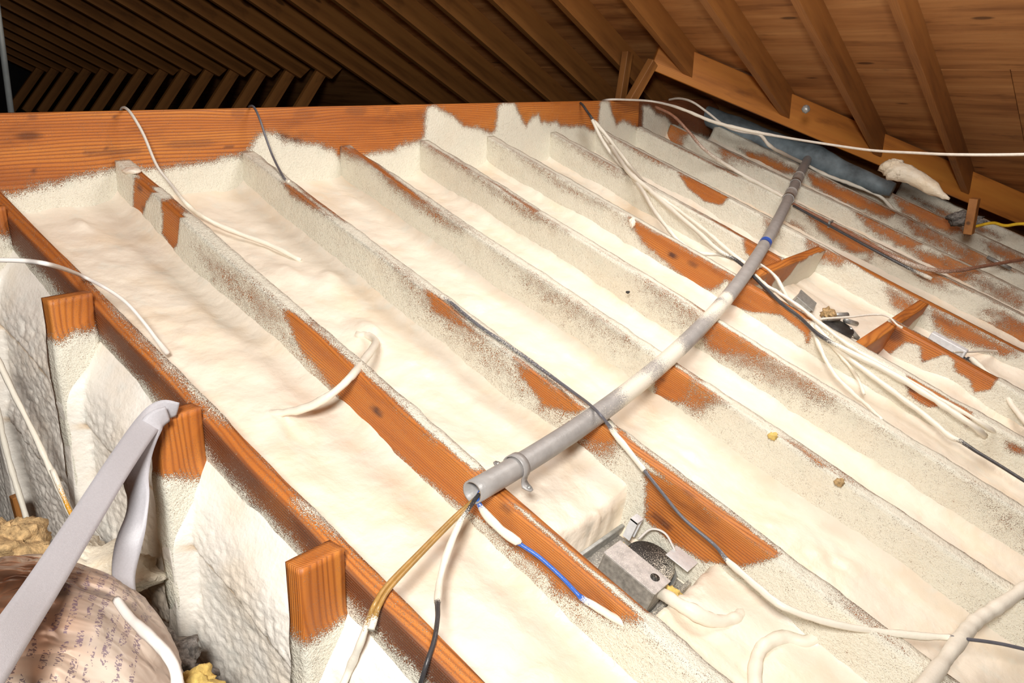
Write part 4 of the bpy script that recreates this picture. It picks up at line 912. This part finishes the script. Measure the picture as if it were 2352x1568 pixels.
# white foam ridge along the valley rafter
rp = [(4.4254,1.2604,-0.4143,1),(4.4262,1.1767,-0.4287,1),(4.4219,1.1009,-0.4597,1),(4.4135,1.0345,-0.4945,1),(4.4135,0.9711,-0.5297,1)]
P = spline(np.array([q[:3] for q in rp]), 8); rr = np.interp(np.linspace(0, 1, len(P)), [0, .3, .7, 1], [.05, .042, .032, .006])
V, F = tube(P, rr, 16); V = np.array(V); V += .008*np.stack([vn(V[:, 1]*60, V[:, 2]*60, 1), vn(V[:, 0]*60, V[:, 2]*60, 2), vn(V[:, 0]*60, V[:, 1]*60, 3)], -1)
o = mesh_obj('foam_ridge', V, F, M_FOAMD, None, None, np.zeros(len(V))); tag(o, 'white foam ridge squeezed along the lower edge of the valley rafter', 'foam ridge')
cr1 = [(4.0407,2.5504,-0.1284),(4.1693,2.4959,0.0858),(4.1975,2.7134,-0.1353),(4.2554,2.7157,0.1389)]
for (ia, lab) in ((0, 'short brown cripple leaning up to the head of the valley rafter'), (2, 'dark upright cripple left of the head of the valley rafter')):
    a, b = Vector(cr1[ia]), Vector(cr1[ia+1]); d = (b-a).normalized(); n = d.cross(Vector((0, 1, 0))).normalized(); u_ = d.cross(n)
    M = Matrix(((d.x, n.x, u_.x, a.x), (d.y, n.y, u_.y, a.y), (d.z, n.z, u_.z, a.z), (0, 0, 0, 1)))
    o = boxo('cripple_stud', (-.02, (b-a).length, -.03, .03, -.019, .019), M_RAFT, None, M); tag(o, lab, 'stud')
# gap under the valley rafter: stud, foam mound with bluish daylight painted in, yellow cable
def vat(px, z=None): return None
s1 = [(4.6273,0.9038,-0.578),(4.6185,0.8824,-0.6735)]
o = boxo('short_post', (s1[0][0]-.03, s1[0][0]+.03, s1[0][1]-.02, s1[0][1]+.02, s1[1][2]-.04, s1[0][2]+.04), M_RAFT); tag(o, 'short wooden post standing under the valley rafter at the right', 'post')
def pillow(name, pts, r, mat, lab, cat, seg=20):
    P = spline(np.array([q[:3] for q in pts]), 8); rr = np.interp(np.linspace(0, 1, len(P)), np.linspace(0, 1, len(r)), r)
    V, F = tube(P, rr, seg); V = np.array(V); V[:, 2] += .03*fbm(V[:, 0]*4, V[:, 1]*6, 4)
    return tag(mesh_obj(name, V, F, mat, None, None, np.zeros(len(V))), lab, cat)
pillow('daylit_foam', [(4.844,2.5979,-0.1923),(4.9281,2.3073,-0.3042),(4.9828,2.0444,-0.3895),(5.0055,1.8338,-0.4526),(5.0173,1.6267,-0.5198),(5.0249,1.4021,-0.589)], [.05, .075, .08, .075, .06, .04], M_DAYFOAM, 'foam mound in the gap under the valley rafter, bluish daylight painted into its colour', 'daylit_foam')
cable('cable', 'yellow cable in the gap at the far right', [(4.8623,0.925,-0.7085),(4.8305,0.843,-0.6768),(4.7905,0.7764,-0.6773),(4.7603,0.6617,-0.6512),(4.6517,0.2567,-0.6212)], .008, M_YEL)
fluff('rubble', [(4.9528,0.9992,-0.6937)][0], (.08, .08, .035), M_RUBBLE, None, None, 'pile of dark debris by the short post', 9, 1.0, 16, 'stuff', 'debris')
# low deck beyond the valley so that the gap is closed and dark
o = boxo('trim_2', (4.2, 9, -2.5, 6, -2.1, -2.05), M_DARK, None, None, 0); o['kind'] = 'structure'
# little square metal plate on the valley rafter
p = [(4.239,1.6477,-0.1354)][0]
o = fluff('foam_splat', p, (.02, .02, .02), M_STEEL, None, None, 'small pale splat on the valley rafter', 2, .5, 8, None, 'splat')
# steel pole behind the beam at the left
a = Vector([(1.0095,2.75,0.1613)][0]); b = Vector([(1.0017,2.75,-0.1265)][0]); d_ = (b-a)
V, F = tube([a-d_*3.0, b+d_*.8], .0085, 12); o = mesh_obj('pole', V, F, mat_plain('zinc_pole', (.30, .33, .33), .4, .6, .1)); tag(o, 'thin grey metal pole behind the beam at the far left', 'pole')

# ---------------------------------------------------------------- foam blob on joist 2 top near the beam
pb = [(1.1692,2.4024,-0.2743),(1.1881,2.3993,-0.2754)]
fluff('foam_blob', pb[0], (.022, .035, .010), M_FOAM, None, None, 'smooth white foam blob on a joist top beside the beam', 12, .3, 14, None, 'foam blob')

for q_, lab, m_ in zip([(1.9585,0.7486,-0.8738),(1.9501,0.5659,-0.9402),(1.0054,2.3974,-0.4134),(2.2931,1.4142,-0.6699)], ('yellowish foam crumb on the right edge of a foam-covered joist above the black speck', 'tan crumb further down the same foam-covered joist edge', 'small dark-tipped plug poking out of the leftmost foam bed', 'small black speck stuck on a foam-covered joist side'), (M_WOOLY, M_WOOL, M_WOOLY, M_BLACKM)):
    k_ = .5 if m_ is M_BLACKM else 1
    fluff('foam_crumb', q_, (.014*k_, .012*k_, .009*k_), m_, None, None, lab, 3, .9, 10, None, 'foam crumb')
# ---------------------------------------------------------------- strap, bag, wool at the lower left
def ribbon(name, pts, mat, lab=None, cat=None, parent=None, thick=.0016):
    """pts: x,y,z,width,twist(deg about path, 0 = facing the camera side)"""
    P = spline(np.array(pts, float), 8); n = len(P); xyz = P[:, :3]; T = np.gradient(xyz, axis=0)
    V = []
    for i in range(n):
        t = Vector(T[i]).normalized(); v = Vector(xyz[i]).normalized()
        side = t.cross(v).normalized(); nr = side.cross(t).normalized()
        a = math.radians(P[i, 4]); sd_ = side*math.cos(a) + nr*math.sin(a); nr2 = t.cross(sd_).normalized()
        w_ = P[i, 3]/2
        for k in np.linspace(-1, 1, 7): V.append(Vector(xyz[i]) + sd_*w_*k + nr2*(thick/2 + .0012*math.cos(k*1.5)))
        for k in np.linspace(1, -1, 7): V.append(Vector(xyz[i]) + sd_*w_*k - nr2*(thick/2 - .0012*math.cos(k*1.5)))
    F = grid(V, n, 14, True) + [tuple(range(14)), tuple(n*14-1-k for k in range(14))]
    o = mesh_obj(name, V, F, mat, parent)
    if lab: o['label'] = lab
    if cat: o['category'] = cat
    return o
sp_ = thing('strap', 'grey webbing strap looped over the middle stud, one end pulled to the lower left', 'strap', Matrix.Translation((.7, 1.4, -.6)))
ribbon('pulled_length', [(0.7079,1.3882,-0.5949,0.03,35),(0.6786,1.3895,-0.5898,0.04,10),(0.6371,1.365,-0.5961,0.042,0),(0.5351,1.2634,-0.6063,0.041,0),(0.4221,1.1383,-0.6129,0.041,0),(0.3101,0.9927,-0.5986,0.041,0),(0.2182,0.8486,-0.5603,0.041,0),(0.141,0.7195,-0.5219,0.041,0)], M_STRAP, None, None, sp_)
ribbon('hanging_length', [(0.6795,1.371,-0.5901,0.03,30),(0.6484,1.3651,-0.5972,0.038,10),(0.6143,1.3486,-0.6294,0.04,10),(0.5904,1.3302,-0.6648,0.042,-10),(0.5798,1.3076,-0.6944,0.042,-35),(0.5621,1.2883,-0.7216,0.04,-30),(0.5327,1.2674,-0.7582,0.042,10),(0.5114,1.2453,-0.7883,0.04,30),(0.5017,1.2204,-0.8134,0.034,40),(0.4918,1.1952,-0.8374,0.03,40)], M_STRAP, None, None, sp_)

# bag
def mat_bag():
    m, nt, b = mat_new('crumpled_copper_film'); vec = coords(nt)
    cr_ = nd(nt, 'ShaderNodeTexVoronoi', feature='DISTANCE_TO_EDGE'); nt.links.new(vmul(nt, vec, (3, 9, 6)), cr_.inputs['Vector']); cr_.inputs['Scale'].default_value = 1.3
    wv_ = noise(nt, vmul(nt, vec, (1.2, 6, 3.5)), 2.5, 3, .5)
    col = ramp(nt, wv_, [(.36, (.16, .08, .05)), (.5, (.52, .30, .19)), (.62, (.90, .68, .52))])
    sep = nd(nt, 'ShaderNodeSeparateXYZ'); nt.links.new(vec, sep.inputs[0])
    # rows of small purple print on the upper right of the film
    row = math_(nt, 'FRACT', math_(nt, 'MULTIPLY', sep.outputs[0], 66.0)); rm = math_(nt, 'LESS_THAN', math_(nt, 'ABSOLUTE', math_(nt, 'SUBTRACT', row, .5)), .27)
    g = noise(nt, vmul(nt, vec, (240, 420, 300)), 1.0, 1, .5); gm = math_(nt, 'GREATER_THAN', g, .52)
    wd = noise(nt, vmul(nt, vec, (66, 40, 40)), 1.0, 1, .5); wm = math_(nt, 'GREATER_THAN', wd, .44)
    zone = math_(nt, 'MULTIPLY', math_(nt, 'GREATER_THAN', sep.outputs[0], .03), math_(nt, 'LESS_THAN', sep.outputs[0], .17))
    zone = math_(nt, 'MULTIPLY', zone, math_(nt, 'GREATER_THAN', sep.outputs[2], .05))
    txt = math_(nt, 'MULTIPLY', math_(nt, 'MULTIPLY', rm, gm), math_(nt, 'MULTIPLY', wm, zone))
    film = nd(nt, 'ShaderNodeMapRange', i_0=sep.outputs[0], i_1=.03, i_2=.12).outputs[0]
    col = mixc(nt, math_(nt, 'MULTIPLY', film, .75), col, (.47, .41, .35))
    col = mixc(nt, math_(nt, 'MULTIPLY', txt, .7), col, (.10, .06, .12))
    nt.links.new(col, b.inputs['Base Color'])
    nt.links.new(math_(nt, 'MULTIPLY', math_(nt, 'SUBTRACT', 1.0, film), .85), b.inputs['Metallic'])
    nt.links.new(math_(nt, 'MULTIPLY_ADD', film, .15, .27), b.inputs['Roughness'])
    bp = nd(nt, 'ShaderNodeBump'); bp.inputs['Strength'].default_value = .75; bp.inputs['Distance'].default_value = .03
    h = math_(nt, 'ADD', wv_, math_(nt, 'MULTIPLY', cr_.outputs['Distance'], .5))
    nt.links.new(h, bp.inputs['Height']); nt.links.new(bp.outputs[0], b.inputs['Normal'])
    return m
bc = Vector([(0.2624,1.0726,-0.8277)][0])
V = []; n = 70
for i in range(n+1):
    th = math.pi*i/n
    for k in range(2*n):
        ph = math.pi*k/n
        dx, dy, dz = math.sin(th)*math.cos(ph), math.sin(th)*math.sin(ph), math.cos(th)
        V.append((dx, dy, dz))
VA = np.array(V)
a_ = np.arctan2(VA[:, 2], VA[:, 1])
f_ = 1 + .05*fbm(VA[:, 0]*2+3, a_*1.5, 3) + .045*np.abs(vn(VA[:, 0]*3+a_*2.3, a_*5-VA[:, 0]*4, 5))*2 + .022*np.abs(vn(VA[:, 0]*8+a_*4, a_*9, 6))*2
VA = VA*f_[:, None]*np.array([.215, .25, .20])
Mb_ = Matrix.Translation(bc) @ Matrix.Rotation(math.radians(-35), 4, 'Z') @ Matrix.Rotation(math.radians(8), 4, 'Y')
bag = mesh_obj('insulation_bag', VA, grid(VA, n+1, 2*n, True), mat_bag(), None, Mb_); tag(bag, 'bulging copper-coloured plastic film bag with purple print at the lower left', 'bag')
# wool and debris around it
fluff('fibre_wool', [(0.4207,1.4965,-0.8037)][0], (.08, .08, .065), M_WOOL, None, None, 'torn tan fibre wool at the left edge above the bag', 6, .7, 40, 'stuff', 'insulation')
fluff('rubble', [(0.5389,1.1916,-0.956)][0], (.06, .09, .035), M_RUBBLE, None, None, 'grey crumbled rubble at the foot of the knee wall', 7, 1.0, 26, 'stuff', 'debris')
fluff('fibre_wool', [(0.5072,1.0292,-0.8866)][0], (.035, .03, .022), M_WOOLY, None, None, 'bright yellow wool tuft at the bottom edge by the white cord', 9, .9, 20, 'stuff', 'insulation')
fluff('foam_heap', [(0.5452,1.5492,-0.9554)][0], (.14, .14, .07), M_FOAMD, None, None, 'tan foam heap behind the bag', 14, .8, 26, 'stuff', 'insulation')
o = boxo('batten', (0, .24, -.012, .012, -.012, .012), M_RAFT, None, Matrix.Translation([(0.64,2.0685,-1.2189)][0]) @ Matrix.Rotation(math.radians(-93), 4, 'Y')); tag(o, 'narrow brown batten beside the tan wool', 'batten')
bpy.context.view_layer.update()
